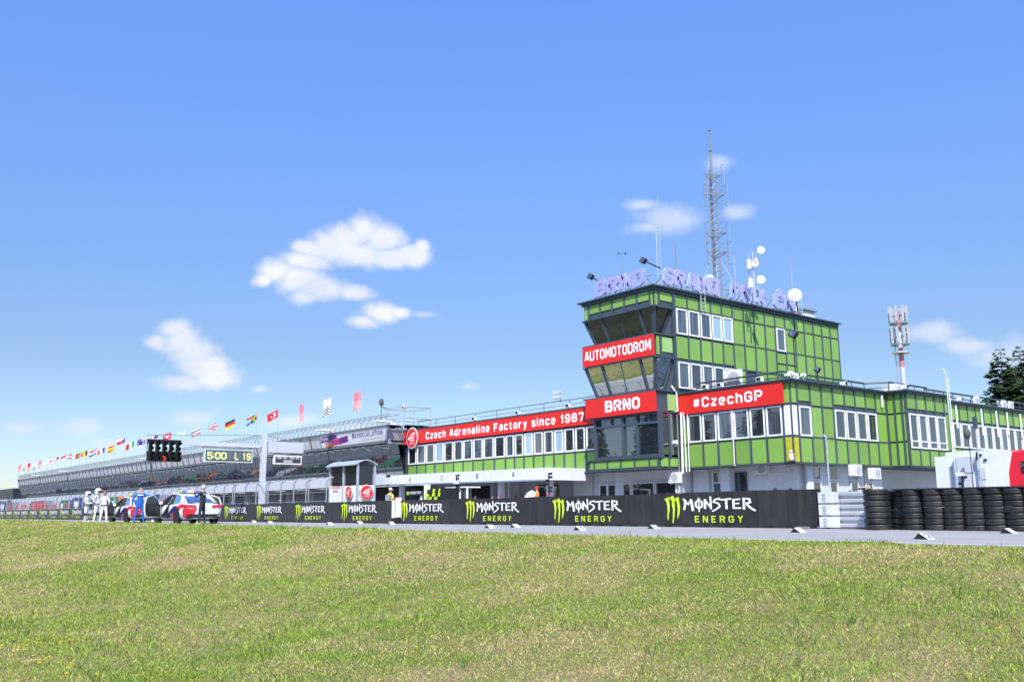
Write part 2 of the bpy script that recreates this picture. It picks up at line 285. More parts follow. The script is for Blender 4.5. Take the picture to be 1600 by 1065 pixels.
# ------------------------------------------------------------------ lettering (drawn from strokes)
O_ = [(1, 0), (3, 0), (4, 1), (4, 5), (3, 6), (1, 6), (0, 5), (0, 1)]
GL = {
'A': (4, ['L', [(0, 0), (1.5, 6), (2.5, 6), (4, 0)]], ['L', [(.7, 1.9), (3.3, 1.9)]]),
'B': (4, ['C', [(0, 0), (3.1, 0), (4, .9), (4, 2.3), (3.3, 3.05), (0, 3.05)]], ['L', [(0, 3), (0, 6), (3, 6), (3.8, 5.2), (3.8, 3.8), (3.3, 3.1)]]),
'C': (4, ['L', [(4, 4.2), (4, 5), (3, 6), (1, 6), (0, 5), (0, 1), (1, 0), (3, 0), (4, 1), (4, 1.8)]],),
'D': (4, ['C', [(0, 0), (3, 0), (4, 1), (4, 5), (3, 6), (0, 6)]],),
'E': (3.6, ['L', [(3.8, 0), (0, 0), (0, 6), (3.8, 6)]], ['L', [(0, 3), (3.3, 3)]]),
'F': (3.6, ['L', [(0, -.5), (0, 6), (3.9, 6)]], ['L', [(0, 3), (3.2, 3)]]),
'G': (4, ['L', [(4, 4.4), (4, 5), (3, 6), (1, 6), (0, 5), (0, 1), (1, 0), (3, 0), (4, 1), (4, 2.9), (2.1, 2.9)]],),
'I': (.2, ['L', [(0, -.5), (0, 6.5)]]),
'L': (3.4, ['L', [(0, 6.5), (0, 0), (3.6, 0)]]),
'M': (5, ['L', [(0, -.5), (0, 6), (.7, 6), (2.5, 1.6), (4.3, 6), (5, 6), (5, -.5)]]),
'N': (4, ['L', [(0, -.5), (0, 6), (.6, 6), (3.4, 0), (4, 0), (4, 6.5)]]),
'O': (4, ['C', O_]), '0': (4, ['C', O_]),
'P': (4, ['L', [(0, -.5), (0, 6), (3, 6), (4, 5), (4, 3.7), (3, 2.7), (0, 2.7)]]),
'R': (4, ['L', [(0, -.5), (0, 6), (3, 6), (4, 5), (4, 3.8), (3, 2.9), (0, 2.9)]], ['L', [(2.3, 2.9), (4.1, -.5)]]),
'S': (4, ['L', [(4, 4.5), (4, 5), (3, 6), (1, 6), (0, 5), (0, 4), (1, 3.1), (3, 2.9), (4, 2), (4, 1), (3, 0), (1, 0), (0, 1), (0, 1.5)]]),
'T': (4, ['L', [(-.3, 6), (4.3, 6)]], ['L', [(2, 6), (2, -.5)]]),
'U': (4, ['L', [(0, 6.5), (0, 1), (1, 0), (3, 0), (4, 1), (4, 6.5)]]),
'X': (4, ['L', [(0, -.5), (4, 6.5)]], ['L', [(4, -.5), (0, 6.5)]]),
'Y': (4, ['L', [(0, 6.5), (2, 3), (4, 6.5)]], ['L', [(2, 3), (2, -.5)]]),
'1': (1.8, ['L', [(0, 4.6), (1.5, 6), (1.5, -.5)]]),
'2': (4, ['L', [(0, 4.6), (0, 5), (1, 6), (3, 6), (4, 5), (4, 3.9), (0, .6), (0, 0), (4.4, 0)]]),
'3': (4, ['L', [(0, 4.8), (1, 6), (3, 6), (4, 5), (4, 3.8), (3.2, 3.1), (1.6, 3.1)]], ['L', [(3.2, 3.1), (4, 2.3), (4, 1), (3, 0), (1, 0), (0, 1.2)]]),
'5': (4, ['L', [(4.2, 6), (0, 6), (0, 3.4), (3, 3.4), (4, 2.5), (4, 1), (3, 0), (1, 0), (0, 1), (0, 1.5)]]),
'7': (4, ['L', [(-.4, 6), (4, 6), (4, 5), (1.5, -.5)]]),
'8': (4, ['C', [(1, 0), (3, 0), (4, .9), (4, 2.3), (3.3, 3.1), (.7, 3.1), (0, 2.3), (0, .9)]], ['L', [(.7, 3.1), (.1, 3.8), (.1, 5.1), (1, 6), (3, 6), (3.9, 5.1), (3.9, 3.8), (3.3, 3.1)]]),
'9': (4, ['L', [(0, 1.4), (0, 1), (1, 0), (3, 0), (4, 1), (4, 5), (3, 6), (1, 6), (0, 5), (0, 3.6), (1, 2.7), (3.8, 2.7)]]),
'a': (3.2, ['L', [(.1, 4), (.6, 4.4), (2.6, 4.4), (3.2, 3.7), (3.2, -.5)]], ['L', [(3.2, 2.5), (.7, 2.5), (0, 1.9), (0, .6), (.7, 0), (3.2, 0)]]),
'b': (3.2, ['L', [(0, 6.5), (0, 0), (2.5, 0), (3.2, .8), (3.2, 3.6), (2.5, 4.4), (0, 4.4)]]),
'c': (3.2, ['L', [(3.2, 3.2), (3.2, 3.7), (2.5, 4.4), (.7, 4.4), (0, 3.6), (0, .8), (.7, 0), (2.5, 0), (3.2, .7), (3.2, 1.2)]]),
'd': (3.2, ['L', [(3.2, 6.5), (3.2, 0), (.7, 0), (0, .8), (0, 3.6), (.7, 4.4), (3.2, 4.4)]]),
'e': (3.2, ['L', [(0, 2.2), (3.2, 2.2), (3.2, 3.7), (2.5, 4.4), (.7, 4.4), (0, 3.6), (0, .8), (.7, 0), (3.1, 0)]]),
'f': (2, ['L', [(.7, -.5), (.7, 5.3), (1.4, 6), (2.4, 6)]], ['L', [(-.2, 4.2), (2.3, 4.2)]]),
'g': (3.2, ['L', [(3.2, 0), (.7, 0), (0, .8), (0, 3.6), (.7, 4.4), (3.2, 4.4), (3.2, -1), (2.5, -1.7), (.3, -1.7)]]),
'h': (3.2, ['L', [(0, -.5), (0, 6.5)]], ['L', [(0, 4.4), (2.5, 4.4), (3.2, 3.7), (3.2, -.5)]]),
'i': (.2, ['L', [(0, -.5), (0, 4.8)]], ['L', [(0, 5.7), (0, 6.7)]]),
'l': (.2, ['L', [(0, -.5), (0, 6.5)]]),
'm': (5, ['L', [(0, -.5), (0, 4.4), (4.3, 4.4), (5, 3.7), (5, -.5)]], ['L', [(2.5, 4.4), (2.5, -.5)]]),
'n': (3.2, ['L', [(0, -.5), (0, 4.4), (2.5, 4.4), (3.2, 3.7), (3.2, -.5)]]),
'o': (3.2, ['C', [(.7, 0), (2.5, 0), (3.2, .8), (3.2, 3.6), (2.5, 4.4), (.7, 4.4), (0, 3.6), (0, .8)]]),
'r': (2.2, ['L', [(0, -.5), (0, 4.4), (2.4, 4.4)]]),
's': (3, ['L', [(3, 3.5), (3, 3.8), (2.4, 4.4), (.6, 4.4), (0, 3.9), (0, 2.8), (.6, 2.3), (2.4, 2.1), (3, 1.6), (3, .5), (2.4, 0), (.6, 0), (0, .5), (0, .9)]]),
't': (2, ['L', [(.7, 6), (.7, .7), (1.3, 0), (2.3, 0)]], ['L', [(-.2, 4.2), (2.2, 4.2)]]),
'u': (3.2, ['L', [(0, 4.8), (0, .8), (.7, 0), (3.2, 0)]], ['L', [(3.2, 4.8), (3.2, -.5)]]),
'w': (5, ['L', [(0, 4.8), (1.2, 0), (2.5, 4), (3.8, 0), (5, 4.8)]]),
'y': (3.2, ['L', [(0, 4.8), (1.7, .4)]], ['L', [(3.2, 4.8), (1.4, -1.7), (.2, -1.7)]]),
'z': (3, ['L', [(-.2, 4.4), (3, 4.4), (3, 4), (0, .4), (0, 0), (3.2, 0)]]),
'#': (4, ['L', [(.9, .3), (1.5, 5.7)]], ['L', [(2.7, .3), (3.3, 5.7)]], ['L', [(0, 2), (4, 2)]], ['L', [(.2, 4), (4.2, 4)]]),
'@': (4.4, ['L', [(4.2, .2), (3.6, -.6), (.9, -.6), (0, .6), (0, 4), (.9, 5.2), (3.5, 5.2), (4.4, 4), (4.4, 1.4), (3, 1.4), (3, 3.8), (1.5, 3.8), (1.5, 1.4), (3, 1.4)]]),
'_': (3.4, ['L', [(0, -.6), (3.4, -.6)]]), ':': (.3, ['L', [(0, 1.2), (0, 2.2)]], ['L', [(0, 4), (0, 5)]]),
'!': (.3, ['L', [(0, 2), (0, 6.5)]], ['L', [(0, -.5), (0, .5)]]), ' ': (1.6,),
'Č': (4, ['L', [(4, 4.2), (4, 5), (3, 6), (1, 6), (0, 5), (0, 1), (1, 0), (3, 0), (4, 1), (4, 1.8)]], ['L', [(1.0, 8.2), (2, 7.5), (3.0, 8.2)]]),
}
def ribbon(pts, t, closed):
    P = [Vector((x, y)) for x, y in pts]; n = len(P); L = []; Rr = []
    for i in range(n):
        a = P[i-1] if (i > 0 or closed) else None; b = P[(i+1) % n] if (i < n-1 or closed) else None
        d1 = (P[i]-a).normalized() if a is not None else None; d2 = (b-P[i]).normalized() if b is not None else None
        if d1 is None: d1 = d2
        if d2 is None: d2 = d1
        n1 = Vector((-d1.y, d1.x)); n2 = Vector((-d2.y, d2.x)); m = (n1+n2)
        m = n1 if m.length < 1e-3 else m.normalized(); k = min(1/max(m.dot(n1), .35), 1.9)
        L.append(P[i]+m*t/2*k); Rr.append(P[i]-m*t/2*k)
    q = []
    for i in range(n if closed else n-1):
        j = (i+1) % n; q.append((Rr[i], Rr[j], L[j], L[i]))
    return q
def glyph_quads(s, t=1.15, sp=1.1, shear=0, space=None):
    x = 0; out = []; z = 0
    for ch in s:
        g = GL[ch]; w = g[0]
        if ch == ' ': x += (space if space else 2.2); out.append([]); continue
        qs = []
        for k, (kind, pts) in enumerate(g[1:]):
            for q in ribbon([(a+x+t/2, b) for a, b in pts], t, kind == 'C'): qs.append(([(v.x+shear*v.y, v.y) for v in q], k))
        out.append(qs); x += w+t+sp
    return out, x-sp
def lettering(name, s, parent, org, ud, vd, H, W=None, m=None, t=1.15, sp=1.1, shear=0, off=.006, depth=0, space=None, side=None, each=False, label=None):
    """org = lower-left corner, ud / vd = reading and up direction, H = cap height, W = total width"""
    org = Vector(org); ud = Vector(ud).normalized(); vd = Vector(vd).normalized(); nd = ud.cross(vd)
    gl, tw = glyph_quads(s, t, sp, shear, space); ky = H/(6+t); kx = (W/tw) if W else ky; obs = []
    mb = MB()
    for ch, qs in zip(s, gl):
        if each: mb = MB()
        for q, k in qs:
            pts = [org+ud*(a*kx)+vd*((b+t/2)*ky)+nd*(off+.0012*k) for a, b in q]
            if depth: mb.slab([p for p in reversed([p-nd*depth for p in pts])], nd*depth, 0, 1)
            else: mb.poly(pts)
        if each and qs: obs.append(mb.build(name, [m, side] if side else m, parent, label='letter '+ch))
    if not each: return mb.build(name, [m, side] if side else m, parent, label=label)
    return obs

# ================================================================== GROUND
def siding_mat():
    m = mat('white_siding', (.74, .75, .77), .7, var=.05, scale=1.2); t = m.node_tree; b = t.nodes['Principled BSDF']
    g = t.nodes.new('ShaderNodeNewGeometry'); w = t.nodes.new('ShaderNodeTexWave'); w.bands_direction = 'Z'; w.inputs['Scale'].default_value = 1.6; w.wave_profile = 'SAW'
    t.links.new(g.outputs['Position'], w.inputs['Vector']); bp = t.nodes.new('ShaderNodeBump'); bp.inputs['Strength'].default_value = .9; bp.inputs['Distance'].default_value = .03
    t.links.new(w.outputs['Fac'], bp.inputs['Height']); t.links.new(bp.outputs[0], b.inputs['Normal']); return m
SIDING = siding_mat()
def crest(x): return .13*(1-np.exp(-np.maximum(0, -x-9)/30))
def bumps(x, y): return .02*np.sin(x*1.7+.6*y)*np.sin(y*1.3-.4*x)+.015*np.sin(x*.61+1.3)*np.cos(y*.53)
def gz(x, y):
    x = np.asarray(x, float); y = np.asarray(y, float); c = crest(x)
    t = np.clip((12.1-y)/8.3, 0, 1); s = t*t*(3-2*t)*.45+t*.55
    z = c-(.92+c)*s + bumps(x, y)*np.clip((12.0-y)/4, 0, 1)
    e = np.clip((y-12.2)/.55, 0, 1); return z*(1-e)+(-.03)*e
def grassy_mat(name):
    m = bpy.data.materials.new(name); m.use_nodes = True; t = m.node_tree; b = t.nodes['Principled BSDF']; b.inputs['Roughness'].default_value = .85; b.inputs['Specular IOR Level'].default_value = .1
    g = t.nodes.new('ShaderNodeNewGeometry')
    def noise(s, d=5): n = t.nodes.new('ShaderNodeTexNoise'); n.inputs['Scale'].default_value = s; n.inputs['Detail'].default_value = d; t.links.new(g.outputs['Position'], n.inputs['Vector']); return n
    n1 = noise(.45); n2 = noise(5, 8); n3 = noise(60, 3)
    r = t.nodes.new('ShaderNodeValToRGB'); e = r.color_ramp.elements; e[0].position = .36; e[0].color = (.20, .25, .05, 1); e[1].position = .66; e[1].color = (.40, .32, .17, 1)
    a = t.nodes.new('ShaderNodeMath'); a.operation = 'ADD'; a.inputs[1].default_value = -.25; ad = t.nodes.new('ShaderNodeMath'); ad.operation = 'MULTIPLY_ADD'; ad.inputs[1].default_value = .5
    t.links.new(n2.outputs['Fac'], ad.inputs[0]); t.links.new(n1.outputs['Fac'], ad.inputs[2]); t.links.new(ad.outputs[0], a.inputs[0]); t.links.new(a.outputs[0], r.inputs[0])
    v = t.nodes.new('ShaderNodeMix'); v.data_type = 'RGBA'; v.blend_type = 'MULTIPLY'; v.inputs['Factor'].default_value = .8; t.links.new(r.outputs[0], v.inputs['A'])
    r3 = t.nodes.new('ShaderNodeMapRange'); r3.inputs[1].default_value = .3; r3.inputs[2].default_value = .7; r3.inputs[3].default_value = .2; r3.inputs[4].default_value = 1.5; t.links.new(n3.outputs['Fac'], r3.inputs[0]); t.links.new(r3.outputs[0], v.inputs['B'])
    t.links.new(v.outputs['Result'], b.inputs['Base Color']); bp = t.nodes.new('ShaderNodeBump'); bp.inputs['Distance'].default_value = .05; t.links.new(n3.outputs['Fac'], bp.inputs['Height']); t.links.new(bp.outputs[0], b.inputs['Normal'])
    return m
GRASSG = grassy_mat('turf_ground')
xs = np.concatenate([np.linspace(-600, -90, 30), np.arange(-88, 12, .5), np.linspace(13, 300, 20)])
ys = np.concatenate([np.linspace(-400, 0, 22), np.arange(.4, 11.6, .4), np.arange(11.7, 12.8, .1)])
gx, gy = np.meshgrid(xs, ys); gzz = gz(gx, gy); nx_, ny_ = len(xs), len(ys)
mb = MB(); mb.v = [tuple(p) for p in np.stack([gx, gy, gzz], -1).reshape(-1, 3).tolist()]
for j in range(ny_-1):
    for i in range(nx_-1): a = j*nx_+i; mb.f.append((a, a+1, a+nx_+1, a+nx_)); mb.m.append(0)
structure('grass_field', mb, GRASSG, True)
structure('ground', MB().poly([(-3000, -3000, -1.6), (3000, -3000, -1.6), (3000, 3000, -1.6), (-3000, 3000, -1.6)]), grassy_mat('far_turf'))
structure('meadow', MB().poly([(-1500, 80, -.05), (900, 80, -.05), (900, 1500, -.05), (-1500, 1500, -.05)]), MATS.get('x') or bpy.data.materials['far_turf'])
asph = mat('track_asphalt', (.315, .305, .295), .8, var=.08, scale=.5, bump=.5)
apron = mat('pit_asphalt', (.17, .175, .19), .8, var=.1, scale=.4, bump=.3)
structure('track', MB().poly([(-900, 12.6, 0), (200, 12.6, 0), (200, 21.45, 0), (-900, 21.45, 0)]), asph)
structure('pit_lane', MB().poly([(-900, 21.45, 0), (200, 21.45, 0), (200, 80, 0), (-900, 80, 0)]), apron)
structure('reflection_dark_sheet', MB().poly([(-900, 29.6, .004), (-66, 29.6, .004), (-66, 42.2, .004), (-900, 42.2, .004)]), mat('dark_sheet', (.035, .037, .04), .7, var=.3, scale=.6))  # added dark sheet, unseen directly, darkens the lower half of the terrace glass reflection
LINE = mat('road_line_paint', (.74, .74, .73), .7, var=.12, scale=8)
structure('track_line', MB().poly([(-900, 13.05, .004), (200, 13.05, .004), (200, 13.17, .004), (-900, 13.17, .004)]).poly([(-900, 20.5, .004), (200, 20.5, .004), (200, 20.68, .004), (-900, 20.68, .004)]), LINE)
structure('pit_lane_line', MB().poly([(-900, 24, .004), (100, 24, .004), (100, 24.2, .004), (-900, 24.2, .004)]).poly([(-900, 29.2, .004), (100, 29.2, .004), (100, 29.4, .004), (-900, 29.4, .004)]), LINE)

# grass blades, one mesh: density falls and width grows with distance
def vnoise(x, y, seed, f):
    r = np.random.default_rng(seed); s = np.zeros_like(x)
    for k in range(22):
        a = r.uniform(0, 2*np.pi); w = f*r.uniform(.4, 2.6); s += np.sin((x*np.cos(a)+y*np.sin(a))*w+r.uniform(0, 6.28))
    return s/4.6
def blades():
    N = 800000; a = rng.uniform(math.radians(6), math.radians(71), N); r = 7.0*np.exp(rng.uniform(0, 1, N)**.88*math.log(95/7.0))
    x = -r*np.cos(a); y = r*np.sin(a); ok = (y < 12.62) & (y > 0.3); x, y, r = x[ok], y[ok], r[ok]
    # ragged fringe right at the kerb line
    n2 = 40000; xf = -7-np.exp(rng.uniform(math.log(.1), math.log(70), n2)); yf = 12.25+rng.uniform(0, 1, n2)*.42+.05*np.sin(xf*2.1)
    x = np.concatenate([x, xf]); y = np.concatenate([y, yf]); r = np.hypot(x, y); n = len(x)
    sz = (r/8)**.62
    p1 = vnoise(x, y, 1, .9); p2 = vnoise(x, y, 2, 3.2); p3 = vnoise(x, y, 3, .35)
    dry = np.clip(.49+.24*p1+.26*p2+.14*p3+rng.normal(0, .30, n), 0, 1)
    lush = np.clip(vnoise(x, y, 5, 1.4)-.75, 0, 1)
    h = (.016+.026*rng.random(n)**1.7)*sz*(1+.7*lush)*(1-.3*dry); tall = rng.random(n) < .012; h[tall] *= 2.3
    w = (.0017+.0016*rng.random(n))*sz; w[tall] *= 1.6
    th = rng.uniform(0, 2*np.pi, n); lean = rng.uniform(.15, 1.0, n)*(1+.5*dry); la = rng.uniform(0, 2*np.pi, n)
    dx, dy = np.cos(th)*w, np.sin(th)*w; z = gz(x, y)-.004
    lx, ly = np.cos(la)*lean*h, np.sin(la)*lean*h
    V = np.empty((n, 5, 3)); 
    V[:, 0] = np.stack([x-dx, y-dy, z], 1); V[:, 1] = np.stack([x+dx, y+dy, z], 1)
    V[:, 2] = np.stack([x+lx*.4+dx*.85, y+ly*.4+dy*.85, z+h*.6], 1); V[:, 3] = np.stack([x+lx*.4-dx*.85, y+ly*.4-dy*.85, z+h*.6], 1)
    V[:, 4] = np.stack([x+lx, y+ly, z+h*.95], 1)
    me = bpy.data.meshes.new('grass_blades'); me.vertices.add(n*5); me.vertices.foreach_set('co', V.reshape(-1).astype(np.float32))
    b = (np.arange(n)*5)[:, None]; tri = np.concatenate([b+[0, 1, 2], b+[0, 2, 3], b+[3, 2, 4]], 1).reshape(-1)
    me.loops.add(n*9); me.loops.foreach_set('vertex_index', tri.astype(np.int32)); me.polygons.add(n*3); me.polygons.foreach_set('loop_start', np.arange(0, n*9, 3, dtype=np.int32)); me.update(calc_edges=True)
    g1 = np.array([.29, .40, .05]); g2 = np.array([.42, .55, .07]); g0 = np.array([.06, .11, .02]); s1 = np.array([.72, .64, .28]); s2 = np.array([.60, .44, .21])
    q = rng.random((n, 1)); green = g1*(1-q)+g2*q; dk = (rng.random(n) < .16)[:, None]; green = np.where(dk, g0, green); green = green*(1-lush[:, None]*.3)+lush[:, None]*.3*np.array([.15, .42, .04])
    q2 = rng.random((n, 1)); straw = s1*(1-q2)+s2*q2; d = (dry > .63)[:, None]
    mixv = np.clip((dry-.3)*1.2, 0, .55)[:, None]; col = np.where(d, straw, green*(1-mixv)+mixv*np.array([.58, .58, .15])); col[tall] = g1*.8
    col = np.concatenate([col*rng.uniform(.55, 1.5, (n, 1)), np.ones((n, 1))], 1); at = me.color_attributes.new('blade', 'FLOAT_COLOR', 'POINT'); at.data.foreach_set('color', np.repeat(col, 5, 0).reshape(-1).astype(np.float32))
    m = bpy.data.materials.new('grass_blade'); m.use_nodes = True; t = m.node_tree; b = t.nodes['Principled BSDF']; b.inputs['Roughness'].default_value = .55; b.inputs['Specular IOR Level'].default_value = .25
    c = t.nodes.new('ShaderNodeVertexColor'); c.layer_name = 'blade'; t.links.new(c.outputs[0], b.inputs['Base Color'])
    tr = t.nodes.new('ShaderNodeBsdfTranslucent'); t.links.new(c.outputs[0], tr.inputs[0]); x_ = t.nodes.new('ShaderNodeMixShader'); x_.inputs[0].default_value = .35
    t.links.new(b.outputs[0], x_.inputs[1]); t.links.new(tr.outputs[0], x_.inputs[2]); t.links.new(x_.outputs[0], t.nodes['Material Output'].inputs[0])
    me.materials.append(m); o = bpy.data.objects.new('grass_blades', me); C.objects.link(o)
    tag(o, 'short sunlit turf, green mixed with dry straw patches, filling the foreground', 'grass', kind='stuff')
blades()
# taller coarse tussocks and yellow flowers
def tussocks():
    mb = MB(); m1 = mat('coarse_grass', (.085, .17, .03), .5, var=.3, scale=9); m2 = mat('coarse_grass_pale', (.30, .34, .13), .5, var=.2, scale=9)
    for k in range(300):
        a = math.radians(random.uniform(8, 70)); r = 7.6*math.exp(random.random()**1.15*math.log(32/7.6)); x, y = -r*math.cos(a), r*math.sin(a)
        if y > 12.2 or y < .8: continue
        z = float(gz(x, y))
        for i in range(random.randint(2, 9)):
            h = random.uniform(.05, .135); la = random.uniform(0, 6.28); le = random.uniform(.15, .8)*h; w = random.uniform(.0025, .0055); th = random.uniform(0, 3.14)
            bx, by = x+random.gauss(0, .05), y+random.gauss(0, .05); dx, dy = math.cos(th)*w, math.sin(th)*w; lx, ly = math.cos(la)*le, math.sin(la)*le; mi = 1 if random.random() < .22 else 0
            mb.poly([(bx-dx, by-dy, z), (bx+dx, by+dy, z), (bx+lx*.35+dx, by+ly*.35+dy, z+h*.6), (bx+lx*.35-dx, by+ly*.35-dy, z+h*.6)], mi)
            mb.poly([(bx+lx*.35-dx, by+ly*.35-dy, z+h*.6), (bx+lx*.35+dx, by+ly*.35+dy, z+h*.6), (bx+lx, by+ly, z+h)], mi)
    tag(mb.build('grass_tussocks', [m1, m2]), 'coarser taller grass tufts sticking out of the short turf', 'grass tufts', kind='stuff')
tussocks()
def flowers():
    mb = MB(); ye = mat('yellow_petal', (.80, .58, .01), .6, var=.1); st = mat('flower_stem', (.12, .2, .05), .6)
    def fl(px, py, s=1):
        lo, hi = .5, 90.0; d = ray(px, py); d = d/np.linalg.norm(d)
        for t in np.arange(6, 60, .03):
            q = d*t; 
            if q[2]+EYE < float(gz(q[0], q[1]))+.03: break
        x, y, z = q[0], q[1], float(gz(q[0], q[1])); h = .065*s
        mb.tube((x, y, z), (x, y, z+h), .0015, n=3, mi=1); mb.lathe([(.001, h-.004), (.015*s, h+.001), (.017*s, h+.006), (.001, h+.008)], (x, y, z), 7)
    for px, py in ((2, 1015), (4, 1012), (4, 959), (13, 963), (56, 964), (18, 1003), (43, 1004), (46, 1005), (28, 1007), (53, 1007), (60, 1009), (62, 1003), (65, 1009), (40, 1012), (29, 1016), (20, 1023), (36, 1021), (40, 1021), (29, 1022), (52, 1036), (53, 1032), (63, 1035), (68, 1034), (73, 1033), (77, 1033), (92, 1010), (96, 1007), (86, 1001), (107, 1006), (110, 1005), (60, 1042), (91, 1039), (113, 1041), (151, 1058), (103, 1060), (466, 898), (480, 900), (540, 908), (543, 935), (548, 936), (577, 937), (399, 906), (337, 930), (310, 873), (674, 948), (695, 952), (670, 995), (652, 1015), (1121, 917), (1130, 926), (1002, 961), (1282, 962), (1300, 962), (1146, 1043), (590, 985), (470, 1012), (700, 925), (240, 973), (1560, 990), (1420, 930)):
        fl(px+random.uniform(-2, 2), py, random.uniform(.8, 1.2))
    tag(mb.build('yellow_flowers', [ye, st]), 'small yellow flowers dotted in the turf, thickest at bottom left', 'flowers', kind='stuff')
flowers()

# ================================================================== FACADES
class Fac:
    """A facade: axis 'Y' = plane Y=p facing the track, axis 'X' = plane X=p facing +X. u runs left to right as seen."""
    def __init__(s, root, axis, p): s.root, s.ax, s.p = root, axis, p
    def pt(s, u, n, z): return (u, s.p-n, z) if s.ax == 'Y' else (s.p+n, u, z)
    def blk(s, name, m, u0, u1, z0, z1, n0, n1, label=None, parent=None):
        a = s.pt(u0, n0, z0); b = s.pt(u1, n1, z1); return block(name, m, parent or s.root, a[0], b[0], a[1], b[1], z0, z1, label)
    def panel(s, u0, u1, z0, z1, m=None, label=None): return s.blk('panel', m or GREEN, u0+.05, u1-.05, z0+.02, z1-.02, 0, .035, label)
    def post(s, u, z0, z1, w=.13, d=.07): return s.blk('mullion', SLATE, u-w/2, u+w/2, z0, z1, 0, d)
    def rail(s, u0, u1, z0, z1, d=.05): return s.blk('rail', SLATE, u0, u1, z0, z1, 0, d)
    def window(s, u0, u1, z0, z1, g=None, transom=None, fr=.085, name='window', frm=None, slit=False):
        w, h = round(u1-u0, 2), round(z1-z0, 2); g = g or G_DARK; frm = frm or WFRAME; key = (w, h, frm.name, transom, fr)
        if key not in _WIN:
            mb = MB(); mb.box(-w/2, w/2, -.07, 0, 0, fr).box(-w/2, w/2, -.07, 0, h-fr, h).box(-w/2, -w/2+fr, -.068, 0, fr, h-fr).box(w/2-fr, w/2, -.068, 0, fr, h-fr)
            if transom: mb.box(-w/2+fr, w/2-fr, -.06, 0, transom-.035, transom+.035)
            _WIN[key] = mb.mesh('window_frame', frm)
        rz = 0 if s.ax == 'Y' else PI/2; c = s.pt((u0+u1)/2, .04, z0); o = place(_WIN[key], name, s.root, c, rz)
        gk = (w, h, g.name)
        if gk not in _PANE: _PANE[gk] = MB().box(-w/2+.03, w/2-.03, -.02, .02, .03, h-.03).mesh('glass_pane', g)
        q = bpy.data.objects.new('pane', _PANE[gk]); C.objects.link(q); q.parent = o; q.rotation_euler = (random.gauss(0, .004), 0, random.gauss(0, .004)); return o
_WIN = {}; _PANE = {}
R_ = random.Random(3)
def pickglass(p=(.5, .35, .15)): r = R_.random(); return G_DARK if r < p[0] else (G_CURT if r < p[0]+p[1] else G_BLIND)
def roof_lip(root, x0, x1, y0, y1, z, over=.28, name='roof'):
    mb = MB().box(x0-over, x1+over, y0-over, y1+.1, z-.02, z+.06).box(x0-over+.05, x1+over-.05, y0-over+.05, y1, z-.12, z-.02)
    return mb.build(name, SLATE, root)

# ---------------------------------------------------------------- right-hand office wing
WX, WY = -29.04, 42.0
wing = thing('office_wing', (-33, 47, 0), 'two storey green panelled office wing with slate mullions right of the tower', 'building')
core = MB().box(-36.8, WX-.02, WY+.02, 51.7, 2.9, 7.25).box(-36.8, -27.82, 51.63, 56.6, 2.9, 7.25).box(-36.8, WX-.02, 56.6, 84, 2.9, 7.25)
core.build('wall', SLATE, wing)
mb = MB().box(-36.9, -29.9, 43.35, 51.5, 0, 2.9).box(-36.9, WX-.55, 44.1, 51.45, 0, 2.899)
mb.box(-36.9, -31, 51.5, 84, 0, 2.898).build('ground_floor_wall', SIDING, wing)
f = Fac(wing, 'Y', WY); cols = [-36.75, -36.2, -35.09, -33.99, -32.84, -31.73, -30.65, -29.54, -29.1]
for c in cols[1:-1]: f.post(c, 2.9, 7.25)
f.post(WX-.02, 2.9, 7.25, .12, .02)
for a, b in zip(cols[1:-2], cols[2:-1]):
    f.panel(a, b, 2.95, 4.33); f.window(a+.05, b-.05, 4.38, 6.0, [G_DARK, G_DARK, G_CURT, G_CURT, G_DARK, G_CURT][cols.index(a)-1]); f.panel(a, b, 6.1, 7.22)
f.panel(cols[0], cols[1], 2.95, 4.2); f.panel(cols[0], cols[1], 4.3, 6.0); f.panel(-29.54, WX, 6.1, 7.2); f.panel(-29.54, WX, 2.95, 4.3, YELLOW, 'faded yellow corner panel'); f.panel(-29.54, WX, 4.38, 6.0, WHITE, 'white blank corner panel')
f.rail(-36.7, WX, 4.30, 4.38); f.rail(-36.7, WX, 6.02, 6.12); f.rail(-36.9, WX+.03, 2.86, 2.94, .13)
sc = [42.1, 42.54, 43.72, 44.8, 45.91, 47.05, 48.13, 49.25, 50.32, 51.45]; f = Fac(wing, 'X', WX)
for c in sc[1:-1]: f.post(c, 2.9, 7.25)
f.panel(42.02, 42.52, 6.1, 7.2); f.panel(42.02, 42.52, 4.38, 6.0, WHITE, 'white blank corner panel'); f.panel(42.02, 42.52, 2.95, 4.3, YELLOW, 'faded yellow corner panel')
for i, (a, b) in enumerate(zip(sc[1:-1], sc[2:])):
    f.panel(a, b, 2.95, 4.3); win = i in (0, 3, 4, 5, 6)
    f.panel(a, b, 6.25 if win else 6.06, 7.22)
    if win: f.window(a+.06, b-.05, 4.35, 5.97, G_CURT if i == 0 else G_DARK)
    else: f.panel(a, b, 4.35, 5.98)
f.rail(42, 51.6, 4.28, 4.36); f.rail(42, 51.6, 2.86, 2.94, .13); f.post(51.5, 2.9, 7.25, .2, .06)
f = Fac(wing, 'Y', 51.61)
for a, b in ((-29.0, -28.55), (-28.5, -28.1), (-28.05, -27.8)):
    for z0, z1 in ((2.95, 4.3), (4.38, 5.98), (6.05, 7.2)): f.panel(a, b+.06, z0, z1)
for c in (-28.52, -28.07, -27.82): f.post(c, 2.9, 7.25, .1)
f = Fac(wing, 'X', -27.8); bc = [51.66, 52.71, 53.79, 54.9, 56.03, 56.55]
for c in bc[1:]: f.post(c, 2.9, 7.25)
